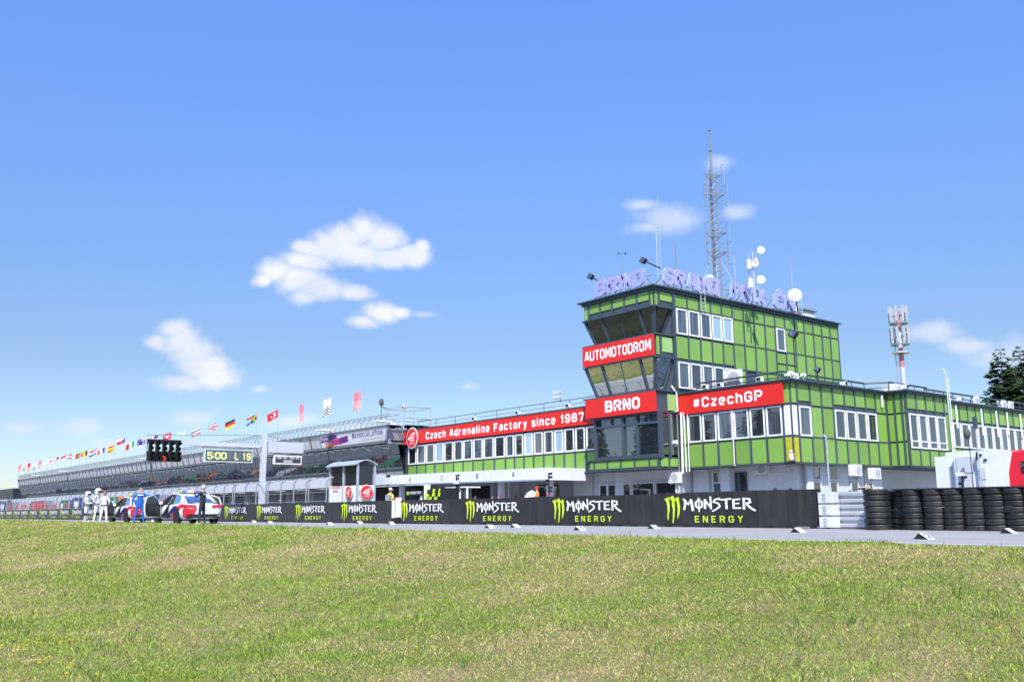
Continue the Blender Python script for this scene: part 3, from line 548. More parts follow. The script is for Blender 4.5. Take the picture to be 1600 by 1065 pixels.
for i, (a, b) in enumerate(zip(bc[:-1], bc[1:])):
    f.panel(a, b, 2.95, 3.92); f.panel(a, b, 6.28, 7.2)
    if i < 4: f.window(a+.06, b-.05, 3.96, 6.0, G_CURT if i % 2 else G_DARK, transom=.42)
    else: f.panel(a, b, 3.96, 6.2)
f.rail(51.61, 56.6, 2.86, 2.94, .13)
f = Fac(wing, 'X', WX); u = 58.25
while u < 82:
    f.post(u, 2.9, 7.25); f.panel(u, u+1.125, 6.15, 7.2); f.window(u+.06, u+1.06, 4.35, 5.97, pickglass((.7, .3, 0))); f.panel(u, u+1.125, 2.95, 4.3); u += 1.125
f.rail(56.6, 84, 2.86, 2.94, .13)
lip = MB().box(-36.9, WX+.3, WY-.3, 51.3, 7.30, 7.38).box(-36.9, -27.5, 51.3, 56.7, 7.30, 7.381).box(-36.9, WX+.3, 56.7, 84.2, 7.30, 7.382).box(-36.8, WX+.2, WY-.2, 51.4, 7.18, 7.3).box(-36.8, -27.6, 51.4, 56.6, 7.18, 7.301).box(-36.8, WX+.2, 56.6, 84, 7.18, 7.302)
lip.build('roof', SLATE, wing)
# ground floor openings, piers
f = Fac(wing, 'Y', 43.35)
f.window(-35.62, -34.72, .6, 2.72, G_CURT, transom=1.45); f.window(-33.95, -33.15, .1, 2.6, G_DARK, name='door', frm=SLATE)
f.blk('pier', PLASTER, -34.66, -34.0, 0, 2.86, 0, .55); f.blk('pier', PLASTER, -36.9, -35.75, 0, 2.86, 0, .3)
f.blk('pipe', WHITE, -31.25, -31.2, 0, 2.3, 0, .06)
f = Fac(wing, 'X', WX-.55)
for a, b in ((44.25, 45.05), (45.85, 46.65), (47.95, 48.75), (49.5, 50.3)): f.window(a, b, .3, 2.0, G_DARK, fr=.05); f.window(a, b, 2.06, 2.8, G_DARK, fr=.05)
f.blk('pier', PLASTER, 43.75, 44.2, 0, 2.85, 0, .12)
f = Fac(wing, 'X', -31); f.blk('passage_shade_sheet', DARK, 51.6, 53.2, 0, 2.85, .02, .05); f.window(52.4, 53.4, .1, 2.4, G_DARK, name='door', frm=SLATE)  # near-black sheet added on the wall paints the darkness of the doorway passage
mb = MB()
for c, z0, z1 in ((-32.82, 2.9, 6.0), (-36.35, 2.9, 7.0), (-36.1, 2.7, 6.2)): mb.tube((c, WY-.17, z0), (c, WY-.17, z1), .035)
mb.build('drain_pipe', WHITE, wing)
for y, z0, z1 in ((59.9, 5.6, 7.1), (63.4, 5.3, 7.1), (65.6, 5.3, 7.1), (67.2, 5.5, 7.1), (69.3, 5.4, 7.1), (50.9, 6.4, 7.1)):
    MB().box(WX+.12, WX+.2, y-.05, y+.05, z0, z1).build('cable_duct', WHITE, wing)

# ---------------------------------------------------------------- control tower
TX, TY = -36.87, 40.1; TL = -43.0
tower = thing('control_tower', (-40, 49, 0), 'four storey green panelled race control tower with outward leaning glazed front', 'building')
MB().box(TL+.02, TX-.02, 41.78, 59.6, 2.9, 13.6).box(TL+.02, TX-.02, TY+.02, 41.78, 12.55, 13.6).box(TL+.02, TX-.02, TY+.02, 41.78, 9.53, 10.82).box(TL+.02, TX-.02, TY+.02, 41.78, 6.18, 7.42).box(TL+.02, TX-.02, TY+.02, 41.78, 2.9, 3.58).build('wall', SLATE, tower)
MB().box(TL+.2, TX-.3, 42.4, 59, 0, 2.9).build('ground_floor_wall', SIDING, tower)
mb = MB().box(TL-.35, TX+.3, TY-.3, 59.75, 13.74, 13.82).box(TL-.1, TX+.1, TY-.1, 59.65, 13.55, 13.74); mb.build('roof', SLATE, tower)
mb = MB()
for z in (12.52, 10.83, 9.45, 7.43): mb.box(TL-.12, TX+.12, TY-.12, 41.9, z, z+.07)
mb.build('ledge', SLATE, tower)
f = Fac(tower, 'Y', TY); tc_ = [-42.95, -42.5, -41.43, -40.35, -39.28, -38.2, -37.12, -36.87]
for i, (a, b) in enumerate(zip(tc_[:-1], tc_[1:])):
    f.panel(a, b, 12.95 if 0 < i < 6 else 12.62, 13.52)
    if i: f.post(a, 12.58, 13.55)
f = Fac(tower, 'X', TX)
f.panel(40.15, 40.5, 12.62, 13.52); f.panel(40.6, 41.8, 12.95, 13.52); f.post(40.55, 12.58, 13.55); f.post(40.13, 12.58, 13.55, .06, .03)
f.panel(40.15, 40.5, 9.6, 10.78); f.panel(40.65, 41.65, 9.8, 10.75, GREENF, 'sun bleached pale green panel'); f.post(40.56, 9.55, 10.82); f.post(41.8, 7.4, 13.55, .2, .12)
f.panel(40.95, 41.85, 6.3, 7.3, GREENF, 'sun bleached green panel'); f.post(41.9, 2.9, 7.4, .12)
sd = [41.95, 43.07, 44.2, 45.3, 46.38, 47.46, 48.6, 49.72, 50.85, 51.98, 53.1, 54.25, 55.35, 56.45, 57.5, 58.55, 59.58]
for i, (a, b) in enumerate(zip(sd[:-1], sd[1:])):
    f.post(b, 6.5, 13.55, .13 if i < 15 else .08)
    if i < 5:
        f.panel(a, b, 12.75, 13.5); f.window(a+.06, b-.06, 11.05, 12.65, [G_CURT, G_CURT, G_CURT, G_BLIND, G_BLIND][i]); f.panel(a, b, 9.55, 10.92)
        f.window(a+.06, b-.06, 7.72, 9.34, [G_CURT, G_DARK, G_CURT, G_DARK, G_BLIND][i])
    else:
        f.panel(a, b, 12.68, 13.5)
        if i == 9:
            f.window(a+.1, b-.06, 11.03, 12.6, G_CURT); f.panel(a, b, 10.2, 10.9); f.panel(a, b, 9.45, 10.12)
        elif i == 10:
            f.panel(a, b, 11.05, 12.6); f.panel(a, b, 10.2, 10.97); f.panel(a, b, 9.45, 10.12)
        else: f.panel(a, b, 11.05, 12.6); f.panel(a, b, 9.42, 10.97)
        if i == 6: f.window(a+.05, b-.05, 7.3, 9.2, G_DARK, name='door', frm=SLATE)
        else: f.panel(a, b, 7.9, 9.34); f.panel(a, b, 7.3, 7.82)
f.rail(42, 59.6, 12.63, 12.7); f.rail(47.4, 59.6, 10.97, 11.05); f.rail(42, 59.6, 9.35, 9.43)
# leaning glazed storeys: (z top, z bottom, glass)
for zt, zb, g in ((12.55, 10.9, G_BROWN), (9.45, 7.5, G_MIRROR)):
    ins = .52; L0, L1 = TL+.05, TL+.62; R0_, R1_ = TX-.05, TX-.05-ins; y0, y1 = TY+.03, TY+ins
    tx = [L0, -41.45, -39.8, -38.15, R0_]; bx = [L1, -41.15, -39.75, -38.0, R1_]
    for k in range(4):
        MB().slab([(bx[k], y1, zb), (bx[k+1], y1, zb), (tx[k+1], y0, zt), (tx[k], y0, zt)], (0, .03, 0)).build('leaning_pane', g, tower)
    for k in range(5):
        if k == 2: mb = MB().hexa([(bx[k]-.02, y1-.03, zb), (bx[k]+.02, y1-.03, zb), (bx[k]+.02, y1+.03, zb), (bx[k]-.02, y1+.03, zb)], [(tx[k]-.02, y0-.03, zt), (tx[k]+.02, y0-.03, zt), (tx[k]+.02, y0+.03, zt), (tx[k]-.02, y0+.03, zt)])
        else: mb = MB().hexa([(bx[k]-.1, y1-.06, zb), (bx[k]+.1, y1-.06, zb), (bx[k]+.1, y1+.1, zb), (bx[k]-.1, y1+.1, zb)], [(tx[k]-.1, y0-.06, zt), (tx[k]+.1, y0-.06, zt), (tx[k]+.1, y0+.1, zt), (tx[k]-.1, y0+.1, zt)])
        mb.build('leaning_post', SLATE, tower)
    # right return: glass then a solid wedge
    MB().slab([(R1_, y1, zb), (R1_, 41.35, zb), (R0_, 41.7, zt), (R0_, y0, zt)], (-.03, 0, 0)).build('leaning_pane', g, tower)
    MB().hexa([(R1_-.05, 41.25, zb), (R1_+.07, 41.25, zb), (R1_+.07, 41.4, zb), (R1_-.05, 41.4, zb)], [(R0_-.05, 41.6, zt), (R0_+.07, 41.6, zt), (R0_+.07, 41.78, zt), (R0_-.05, 41.78, zt)]).build('leaning_post', SLATE, tower)
    MB().slab([(R1_+.02, 41.35, zb), (TX-.3, 41.78, zb), (TX-.02, 41.78, zt), (R0_+.02, 41.7, zt)], (-.1, 0, 0)).build('cheek', SLATE, tower)
    MB().slab([(L1, 41.78, zb), (L1, y1, zb), (L0, y0, zt), (L0, 41.78, zt)], (.03, 0, 0)).build('leaning_pane', g, tower)
# bay window under the lower banner
f = Fac(tower, 'Y', 40.32)
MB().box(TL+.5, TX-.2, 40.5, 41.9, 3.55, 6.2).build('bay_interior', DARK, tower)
for a, b in ((-42.2, -39.95), (-39.75, -38.75), (-38.6, -36.85)): f.blk('bay_pane', G_BOX, a, b, 3.75, 5.55, 0, .03)
for a, b in ((-41.8, -40.9), (-40.8, -39.9), (-39.7, -38.8), (-38.5, -37.7), (-37.6, -36.9)): f.blk('bay_pane', G_CURT, a, b, 5.68, 6.1, 0, .03)
for u_, w_ in ((-42.3, .16), (-39.85, .16), (-38.68, .16), (-36.85, .2)): f.blk('mullion', SLATE, u_-w_/2, u_+w_/2, 3.5, 6.2, 0, .16)
for u_ in (-40.85, -37.65): f.blk('mullion', SLATE, u_-.04, u_+.04, 5.6, 6.2, 0, .13)
for z0, z1 in ((3.5, 3.76), (5.54, 5.68), (6.08, 6.2)): f.blk('rail', SLATE, -42.4, -36.8, z0, z1, 0, .14)
f = Fac(tower, 'X', TX+.02)
for a, b in ((40.5, 41.0), (41.1, 41.75)): f.blk('bay_pane', G_BOX, a, b, 3.7, 6.1, -.08, .0)
for u_ in (40.42, 41.05, 41.82): f.blk('mullion', SLATE, u_-.06, u_+.06, 3.5, 6.2, -.06, .05)
f = Fac(tower, 'Y', TY)
pc = [-42.75, -42.3, -41.1, -39.95, -38.8, -37.6, -36.9]
for a, b in zip(pc[:-1], pc[1:]): f.panel(a, b, 3.0, 3.5); f.post(b, 2.92, 3.55, .12)
f.rail(TL, TX+.1, 3.52, 3.6, .12); f.rail(TL, TX+.1, 2.88, 2.97, .12)
f = Fac(tower, 'X', TX); f.panel(40.2, 40.9, 3.0, 3.5); f.panel(41, 41.8, 3.0, 3.5)
f = Fac(tower, 'Y', 42.4)
for a, b in ((-42.1, -41.4), (-41.3, -39.4), (-39.3, -37.6)): f.window(a, b, .5, 2.2, G_DARK, fr=.07)
for z in (12.7,): pass

# ---------------------------------------------------------------- long wing left of the tower
lw = thing('pit_office_wing', (-56, 47, 0), 'long low office wing with a ribbon of white framed windows left of the tower', 'building')
MB().box(-67.8, TL-.0, 42.02, 52, 2.98, 7.25).build('wall', SLATE, lw)
MB().box(-67.8, TL+.3, 44.6, 52, 0, 2.98).build('ground_floor_wall', SIDING, lw)
MB().box(-67.9, TL-.01, 41.75, 52.1, 7.28, 7.37).box(-67.8, TL-.01, 41.85, 52, 7.15, 7.28).build('roof', SLATE, lw)
f = Fac(lw, 'Y', 42.0); lc = [-67.29, -65.9, -64.5, -63.16, -61.84, -60.48, -59.17, -57.85, -56.52, -55.13, -53.77, -52.7, -51.61, -50.52, -49.41, -48.32, -47.24, -46.14, -45.07, -43.95, -43.05]
gl_ = 'DCDBDCDCCDCDBCCBDDDC'
for i, (a, b) in enumerate(zip(lc[:-1], lc[1:])):
    f.post(a, 2.98, 7.2, .15); f.panel(a, b, 3.05, 4.33)
    f.window(a+.1, b-.04, 4.42, 6.0, {'D': G_DARK, 'C': G_CURT, 'B': G_BLIND}[gl_[i % 20]], fr=.1)
f.rail(-67.6, -43.1, 4.33, 4.42); f.rail(-67.8, -43, 2.94, 3.04, .13); f.panel(-67.7, -67.3, 3.05, 6.0, SLATE)
f = Fac(lw, 'Y', 44.6)
f.window(-49.0, -48.2, .1, 2.9, G_DARK, transom=1.9); f.window(-48.15, -47.6, .1, 2.9, G_DARK, transom=1.9)
f.blk('pier', PLASTER, -47.5, -45.6, 0, 2.97, 0, 1.6); f.blk('pier', PLASTER, -45.5, -43.2, 0, 2.97, 0, 1.6)
f.window(-53.4, -50.9, 0, 2.4, G_DARK, name='door', frm=mat('green_frame', (.03, .14, .06), .5))
for a, b in ((-66.5, -62.5), (-61.6, -58.8)): f.blk('dark_opening', DARK, a, b, 0, 2.5, 0, .05)  # flat near-black panels paint the unlit depth of the openings under the canopy
for a in (-62.2, -58.4, -55.2): f.blk('pier', PLASTER, a-.25, a+.25, 0, 2.97, 0, .4)
f = Fac(lw, 'Y', 42.9)
f.window(-44.8, -44.0, .3, 2.2, G_DARK, fr=.09); f.window(-44.0, -43.2, .3, 2.2, G_DARK, fr=.09)

canopy = thing('pit_canopy', (-55, 40.5, 0), 'long white flat canopy lettered D C B A under the green office wing', 'canopy')
x0, x1 = -65.2, -45.4
MB().hexa([(x0, 39, 2.65), (x1, 39, 2.45), (x1, 39.25, 2.45), (x0, 39.25, 2.65)], [(x0, 39, 3.42), (x1, 39, 3.26), (x1, 39.25, 3.26), (x0, 39.25, 3.42)]).hexa([(x0, 39.25, 2.9), (x1, 39.25, 2.75), (x1, 41.95, 2.75), (x0, 41.95, 2.9)], [(x0, 39.25, 3.3), (x1, 39.25, 3.2), (x1, 41.95, 3.2), (x0, 41.95, 3.3)]).build('fascia', CANOPYW, canopy)
MB().box(x1+.003, x1+.2, 39.0, 42, 2.45, 3.25).build('end_cap', CANOPYW, canopy)
MB().hexa([(x0, 38.96, 2.62), (x1, 38.96, 2.42), (x1, 39.2, 2.42), (x0, 39.2, 2.62)], [(x0, 38.96, 2.72), (x1, 38.96, 2.52), (x1, 39.2, 2.52), (x0, 39.2, 2.72)]).build('gutter', mat('blue_grey_trim', (.30, .38, .48), .5), canopy)
for px, py, ch in ((641, 749, 'D'), (690.5, 746.5, 'C'), (745.7, 743.5, 'B'), (802, 741, 'A')):
    p = at_y(px, py, 39); lettering('bay_letter', ch, canopy, (p.x-.12, 39, p.z-.17), (1, 0, 0), (0, 0, 1), .34, None, BLACK, t=1.1, label='letter '+ch)
for px in (627, 782, 858): p = at_y(px, 765, 39.6); block('column', PLASTER, canopy, p.x-.17, p.x+.17, 39.5, 39.85, 0, 2.8)
p = at_y(795, 765, 40.5); MB().tube((p.x, 40.5, 0), (p.x, 40.5, 2.8), .04).build('down_pipe', WHITE, canopy)

# ---------------------------------------------------------------- banners
def banner(name, root_loc, label, x0, x1, z0, z1, y, cat='banner', th=.08):
    t = thing(name, root_loc, label, cat); MB().box(x0, x1, y-th, y-.001, z0, z1).build('board', RED, t); return t
ban = banner('advertising_banner', (-36, 41.8, 6.1), 'red banner reading #CzechGP in white on the right office wing', -36.72, -29.35, 6.07, 7.24, 41.86)
lettering('lettering', '#CzechGP', ban, (-35.6, 41.78, 6.36), (1, 0, 0), (0, 0, 1), .60, 4.95, LETTER, t=1.4, sp=1.3)
ban = banner('advertising_banner', (-40, 40, 9.5), 'red banner reading AUTOMOTODROM between the two leaning glazed storeys', TL-.05, TX+.02, 9.55, 10.82, 40.03)
lettering('lettering', 'AUTOMOTODROM', ban, (-42.85, 39.95, 9.88), (1, 0, 0), (0, 0, 1), .66, 5.8, LETTER, t=1.45, sp=.7)
ban = banner('advertising_banner', (-40, 40, 6.2), 'red banner reading BRNO above the dark bay window of the tower', TL+.1, TX+.02, 6.22, 7.42, 40.03)
lettering('lettering', 'BRNO', ban, (-41.1, 39.95, 6.48), (1, 0, 0), (0, 0, 1), .72, 3.0, LETTER, t=1.7, sp=.8)
ban = banner('advertising_banner', (-56, 41.8, 6.1), 'long red banner reading Czech Adrenaline Factory since 1987 on the left wing', -67.75, -43.1, 6.13, 7.28, 41.86)
lettering('lettering', 'Czech Adrenaline Factory since 1987', ban, (-64.3, 41.78, 6.38), (1, 0, 0), (0, 0, 1), .61, 19.3, LETTER, t=1.6, sp=1.4, space=3.8)
def roundel(root, c, ud, r, name='emblem', ring=GALV):
    c = Vector(c); ud = Vector(ud).normalized(); vd = Vector((0, 0, 1)); nd = ud.cross(vd)
    def disc(r, off, m, nm):
        mb = MB(); mb.slab([c+ud*(r*math.cos(2*PI*k/28))+vd*(r*math.sin(2*PI*k/28))+nd*off for k in range(28)], -nd*.05); return mb.build(nm, m, root)
    disc(r, .055, ring, name+'_ring'); disc(r*.93, .07, WHITE, name+'_rim'); disc(r*.87, .085, RED, name)
    mb = MB(); S = lambda pts, t, k: [mb.poly([c+ud*(q.x*r)+vd*(q.y*r)+nd*(.092+.0015*k) for q in quad]) for quad in ribbon(pts, t, False)]
    S([(-.62, -.12), (-.3, .22), (.1, .42), (.55, .5)], .07, 0); S([(-.45, .0), (-.1, .05), (.1, .3), (.6, .35)], .08, 1); S([(-.62, -.12), (-.2, -.02), (.15, .02), (.3, .22)], .07, 2); S([(.05, -.05), (.35, .0), (.5, .15)], .06, 3)
    mb.build(name+'_swoosh', LETTER, root)
    lettering(name+'_text', 'BRNO', root, c+ud*(-.3*r)+vd*(-.30*r)+nd*.092, ud, vd, r*.17, r*.7, LETTER, t=1.4); lettering(name+'_text', 'CIRCUIT', root, c+ud*(-.38*r)+vd*(-.55*r)+nd*.092, ud, vd, r*.15, r*.85, LETTER, t=1.3)
rd = thing('round_sign', (-66.3, 41.7, 6.6), 'round red circuit emblem with grey rim at the left end of the long banner', 'sign')
roundel(rd, (-66.2, 41.7, 6.62), (1, 0, 0), .92)

# ================================================================== LONG PIT BUILDING
pit = thing('pit_building', (-145, 45, 0), 'very long pit building with tilted dark terrace glazing, white fascia and roof truss', 'building')
PX0, PX1 = -222.0, -67.9
FASC = mat('weathered_fascia', (.76, .77, .78), .6, var=.08, scale=1, dirt=((.25, .24, .21), .4))
RIB = mat('fascia_rib', (.12, .12, .12), .6)
MB().box(PX0, PX1, 42.2, 56, 3.5, 7.9).build('wall', DARK, pit)
MB().box(PX0, PX1, 40.3, 56, 7.62, 7.8).box(PX0, PX1, 40.62, 42.2, 6.35, 6.5).build('roof', DGALV, pit)
n = 66; w = (PX1-12.8-PX0)/n
fm = MB().hexa([(-w/2+.02, .32, 0), (w/2-.02, .32, 0), (w/2-.02, .42, 0), (-w/2+.02, .42, 0)], [(-w/2+.02, -.05, 1.15), (w/2-.02, -.05, 1.15), (w/2-.02, .05, 1.15), (-w/2+.02, .05, 1.15)]).mesh('fascia_panel', FASC)
rm = MB().hexa([(-.05, .2, -.05), (.05, .2, -.05), (.05, .4, -.05), (-.05, .4, -.05)], [(-.05, -.16, 1.22), (.05, -.16, 1.22), (.05, .05, 1.22), (-.05, .05, 1.22)]).mesh('fascia_rib', RIB)
for k in range(n):
    x = PX0+(k+.5)*w; place(fm, 'fascia_panel', pit, (x, 40.4, 6.55)); place(rm, 'fascia_rib', pit, (x+w/2, 40.4, 6.55))
MB().box(PX0, PX1, 40.28, 40.36, 7.72, 7.80).box(PX0, PX1, 40.6, 40.8, 6.48, 6.56).build('fascia_trim', RIB, pit)
# tilted glazing, two rows of panes; small errors in their set make the mirror image break up
pw = 1.42; k = 0; x = PX0+.3; gm1 = MB().box(-pw/2+.03, pw/2-.03, -.02, .0, 0, .95).mesh('terrace_pane', G_PIT); gm2 = MB().box(-pw/2+.03, pw/2-.03, -.02, .0, 0, 1.7).mesh('terrace_pane', G_PIT)
tilt = math.radians(14); up = Vector((0, -math.sin(tilt), math.cos(tilt))); base = Vector((0, 41.35, 3.62))
mull = MB()
while x < PX1-.4:
    b = base+Vector((x+pw/2, 0, 0)); place(gm2, 'terrace_pane', pit, b, rot=(tilt+random.gauss(0, .004), 0, random.gauss(0, .005)))
    b2 = b+up*1.76; place(gm1, 'terrace_pane', pit, b2, rot=(tilt+random.gauss(0, .004), 0, random.gauss(0, .005)))
    a = base+Vector((x, -.02, 0)); mull.tube(a, a+up*2.75, .035, n=4); x += pw
a = base+up*1.73; mull.box(PX0, PX1, a.y-.05, a.y+.02, a.z-.03, a.z+.03); o = mull.build('glazing_bars', mat('bar_dark', (.05, .055, .06), .5), pit); o['kind'] = 'stuff'
MB().box(PX0, PX0+.1, 40.7, 42.2, 3.5, 6.6).build('end_wall', mat('dark_blue_end', (.02, .03, .05), .4), pit)
MB().box(PX0-.5, PX1+.6, 39.7, 39.85, 2.72, 3.6).box(PX0-.5, PX1+.6, 39.85, 42.3, 2.75, 3.35).build('balcony', mat('balcony_grey', (.60, .62, .66), .6, var=.06, dirt=((.4, .42, .45), .4)), pit)
MB().box(PX0, PX1, 39.75, 39.9, 3.6, 3.64).build('coping', GALV, pit)
# roof truss
tr = MB(); z0, z1, yt = 7.82, 8.75, 40.45; x = PX0; tr.box(PX0, PX1, yt-.04, yt+.04, z1-.05, z1+.03).box(PX0, PX1, yt-.04, yt+.04, z0, z0+.07).box(PX0, PX1, yt+1.0, yt+1.06, z1-.05, z1+.03)
while x < PX1-.5: tr.tube((x, yt, z0), (x, yt, z1), .042, n=4).tube((x, yt, z0), (x+.98, yt, z1), .032, n=4); x += .98
o = tr.build('roof_truss', mat('truss_grey', (.40, .43, .47), .5, .3), pit); o['kind'] = 'stuff'
# garages
LOUV = mat('louvre', (.78, .80, .82), .6, 0, var=.1, scale=2, rnd=.1); BAYW = mat('garage_white', (.66, .68, .72), .6, var=.06)
lvm = MB()
for i in range(14): lvm.box(-1.75, 1.75, -.05, .03, .12+i*.185, .21+i*.185)
lvm = lvm.mesh('shutter', LOUV)
MB().box(PX0, PX1, 43.2, 44, 0, 2.75).build('garage_back', mat('garage_dark', (.09, .10, .11), .6), pit)
x = -71.0; k = 1
while x > PX0+4:
    if x < -76: place(lvm, 'shutter', pit, (x-1.9, 42.3, 0))
    block('garage_pier', BAYW, pit, x-5.2, x-3.9, 42.3, 43.2, 0, 2.75)
    if k < 9: pl = block('number_plate', LETTER, pit, x-4.75, x-4.35, 42.24, 42.295, 1.55, 2.05); lettering('bay_number', str(k if k not in (4, 6) else 5), pit, (x-4.63, 42.22, 1.66), (1, 0, 0), (0, 0, 1), .26, None, BLACK, t=1.2)
    x -= 5.3; k += 1
lm = MB().box(-.45, .45, -1.6, -.2, 0, .12).box(-.05, .05, -.3, .9, -.12, -.02).mesh('roof_light', WHITE)
for px, py in ((372, 680), (519, 676), (106, 728), (63, 733), (30, 738), (237, 705), (610, 661)):
    p = at_y(px, min(py, 750), 40.3); place(lm, 'roof_light', pit, (p.x, 40.4, 7.95))
# bridge to the green wing, with scaffold mast
br = thing('roof_scaffold', (-67, 41, 7.4), 'grey tube scaffold with yellow lamp where the pit building meets the long wing', 'scaffold')
mb = MB()
for a, b in (((-69, 40.8), (-69, 43.5)), ((-66.2, 40.8), (-66.2, 43.5))):
    for p in (a, b): mb.tube((*p, 7.3), (*p, 9.3), .05)
for z in (8.3, 9.25): mb.tube((-69, 40.8, z), (-66.2, 40.8, z), .04).tube((-69, 43.5, z), (-66.2, 43.5, z), .04).tube((-69, 40.8, z), (-69, 43.5, z), .04).tube((-66.2, 40.8, z), (-66.2, 43.5, z), .04)
mb.tube((-69, 40.8, 9.2), (-66.2, 40.8, 7.4), .03); mb.build('frame', GALV, br)
MB().ball((-66.5, 41, 9.2), .2).tube((-66.5, 41, 8.0), (-66.5, 41, 9), .05).build('lamp', mat('amber', (.75, .5, .08), .5), br)
MB().ball((-69.6, 40.6, 9.9), .22, sz=1.6).tube((-69.6, 40.6, 8), (-69.6, 40.6, 9.7), .03).tube((-69.6, 40.6, 9.5), (-68.6, 40.9, 9.2), .04).build('microphone', mat('fur_grey', (.09, .09, .09), .9), br)
MB().box(-68.2, -67.9, 40.4, 44, 6.2, 7.8).box(-68.6, -67.9, 40.5, 41, 7.5, 7.8).build('link_frame', DGALV, br)
# white social media banner on the fascia
PURP = mat('purple_print', (.22, .03, .28), .5, var=.02); PINK = mat('pink_print', (.62, .05, .28), .5, var=.02); ORNG = mat('orange_print', (.85, .25, .05), .5, var=.02); INDIGO = mat('indigo_print', (.10, .06, .30), .5)
sb = thing('advertising_banner', (-74, 40.3, 6.4), 'white banner with purple and orange lettering hung on the fascia end', 'banner')
bt, bb = 40.28, 40.62
def sbp(u, v, o=0): return Vector((-80.9+u, bb+(bt-bb)*v-o, 6.52+1.28*v))
ud, vd = Vector((1, 0, 0)), Vector((0, bt-bb, 1.28)).normalized()
MB().slab([sbp(0, 0), sbp(12.9, 0), sbp(12.9, 1), sbp(0, 1)], (0, .05, 0)).build('board', LETTER, sb)
mb = MB()
def para(u0, u1, v0, v1, sh, mi, o): mb.poly([sbp(u0, v0-sh, o), sbp(u1, v0+sh, o), sbp(u1+.1, v1+sh, o), sbp(u0+.1, v1-sh, o)], mi)
para(.3, 3.6, .48, .84, .10, 0, .006); para(2.0, 3.6, .55, .88, .05, 2, .009); para(1.1, 5.6, .12, .54, .12, 1, .007); para(3.9, 5.6, .20, .62, .06, 0, .01); para(1.1, 2.6, .02, .28, .03, 3, .012)
mb.build('colour_block', [PURP, PINK, INDIGO, ORNG], sb)
lettering('lettering', 'Follow us on', sb, sbp(.6, .50, .02), Vector((1, 0, .06)), vd, .28, 2.8, LETTER, t=1.4, space=3)
lettering('lettering', 'Instagram!', sb, sbp(1.5, .10, .02), Vector((1, 0, .07)), vd, .42, 3.8, LETTER, t=1.3)
lettering('lettering', '@brnocircuit_official', sb, sbp(6.5, .46, .01), ud, vd, .44, 5.4, INDIGO, t=.95)
lettering('lettering', '#czechadrenalinefactory', sb, sbp(8.0, .18, .01), ud, vd, .18, 3.9, mat('pale_pink', (.75, .40, .42), .5), t=.7) if all(c in GL for c in '#czechadrenalinefactory') else None

# ================================================================== FLAGS
FC = {k: mat('flag_'+k, v, .7, var=.05) for k, v in dict(red=(.62, .02, .04), white=(.8, .8, .8), blue=(.02, .05, .38), navy=(.02, .03, .22), green=(.02, .30, .08), yellow=(.85, .60, .02), black=(.02, .02, .02), pink=(.80, .22, .28), sky=(.35, .62, .85), orange=(.8, .3, .05)).items()}
FK = list(FC)
def hs(*c): return lambda u, v: c[min(int((1-v)*len(c)), len(c)-1)]
def vs(*c): return lambda u, v: c[min(int(u*len(c)), len(c)-1)]
def chk(a, b, top): return lambda u, v: top if v > .52 else (a if (int(u*6)+int(v*12)) % 2 else b)
def us(u, v): return ('navy' if (u < .42 and v > .45) else ('pink' if int(v*13) % 2 == 0 else 'white'))
def czech(u, v): return 'blue' if u < .5-abs(v-.5) else ('white' if v > .5 else 'red')
def jp(u, v): return 'red' if math.hypot((u-.5)*1.4, v-.5) < .28 else 'white'
def uk(u, v):
    if abs(u-.5) < .07 or abs(v-.5) < .1: return 'red'
    if abs(u-.5) < .13 or abs(v-.5) < .17: return 'white'
    d = min(abs(u-v), abs(u-1+v)); return 'red' if d < .05 else ('white' if d < .14 else 'navy')
def aus(u, v): return uk(u*2, (v-.5)*2) if (u < .5 and v > .5) else ('white' if (math.hypot(u-.25, v-.25) < .09 or math.hypot(u-.75, v-.7) < .06 or math.hypot(u-.8, v-.3) < .06) else 'navy')
def swiss(u, v): return 'white' if (abs(u-.5) < .08 and abs(v-.5) < .3) or (abs(v-.5) < .1 and abs(u-.5) < .2) else 'red'
def turk(u, v): return 'white' if (math.hypot((u-.4)*1.4, v-.5) < .28 and math.hypot((u-.47)*1.4, v-.5) > .22) or math.hypot((u-.65)*1.4, v-.5) < .09 else 'red'
def sa(u, v):
    if u < .30-abs(v-.5)*.8: return 'black'
    if u < .40-abs(v-.5)*.8: return 'yellow'
    if abs(v-.5) < .11 or (abs(u-(.5-abs(v-.5)*.8)) < .12 and u < .5): return 'green'
    if abs(v-.5) < .18: return 'white'
    return 'red' if v > .5 else 'blue'
def port(u, v): return 'yellow' if math.hypot((u-.4)*1.4, v-.5) < .15 else ('green' if u < .4 else 'red')
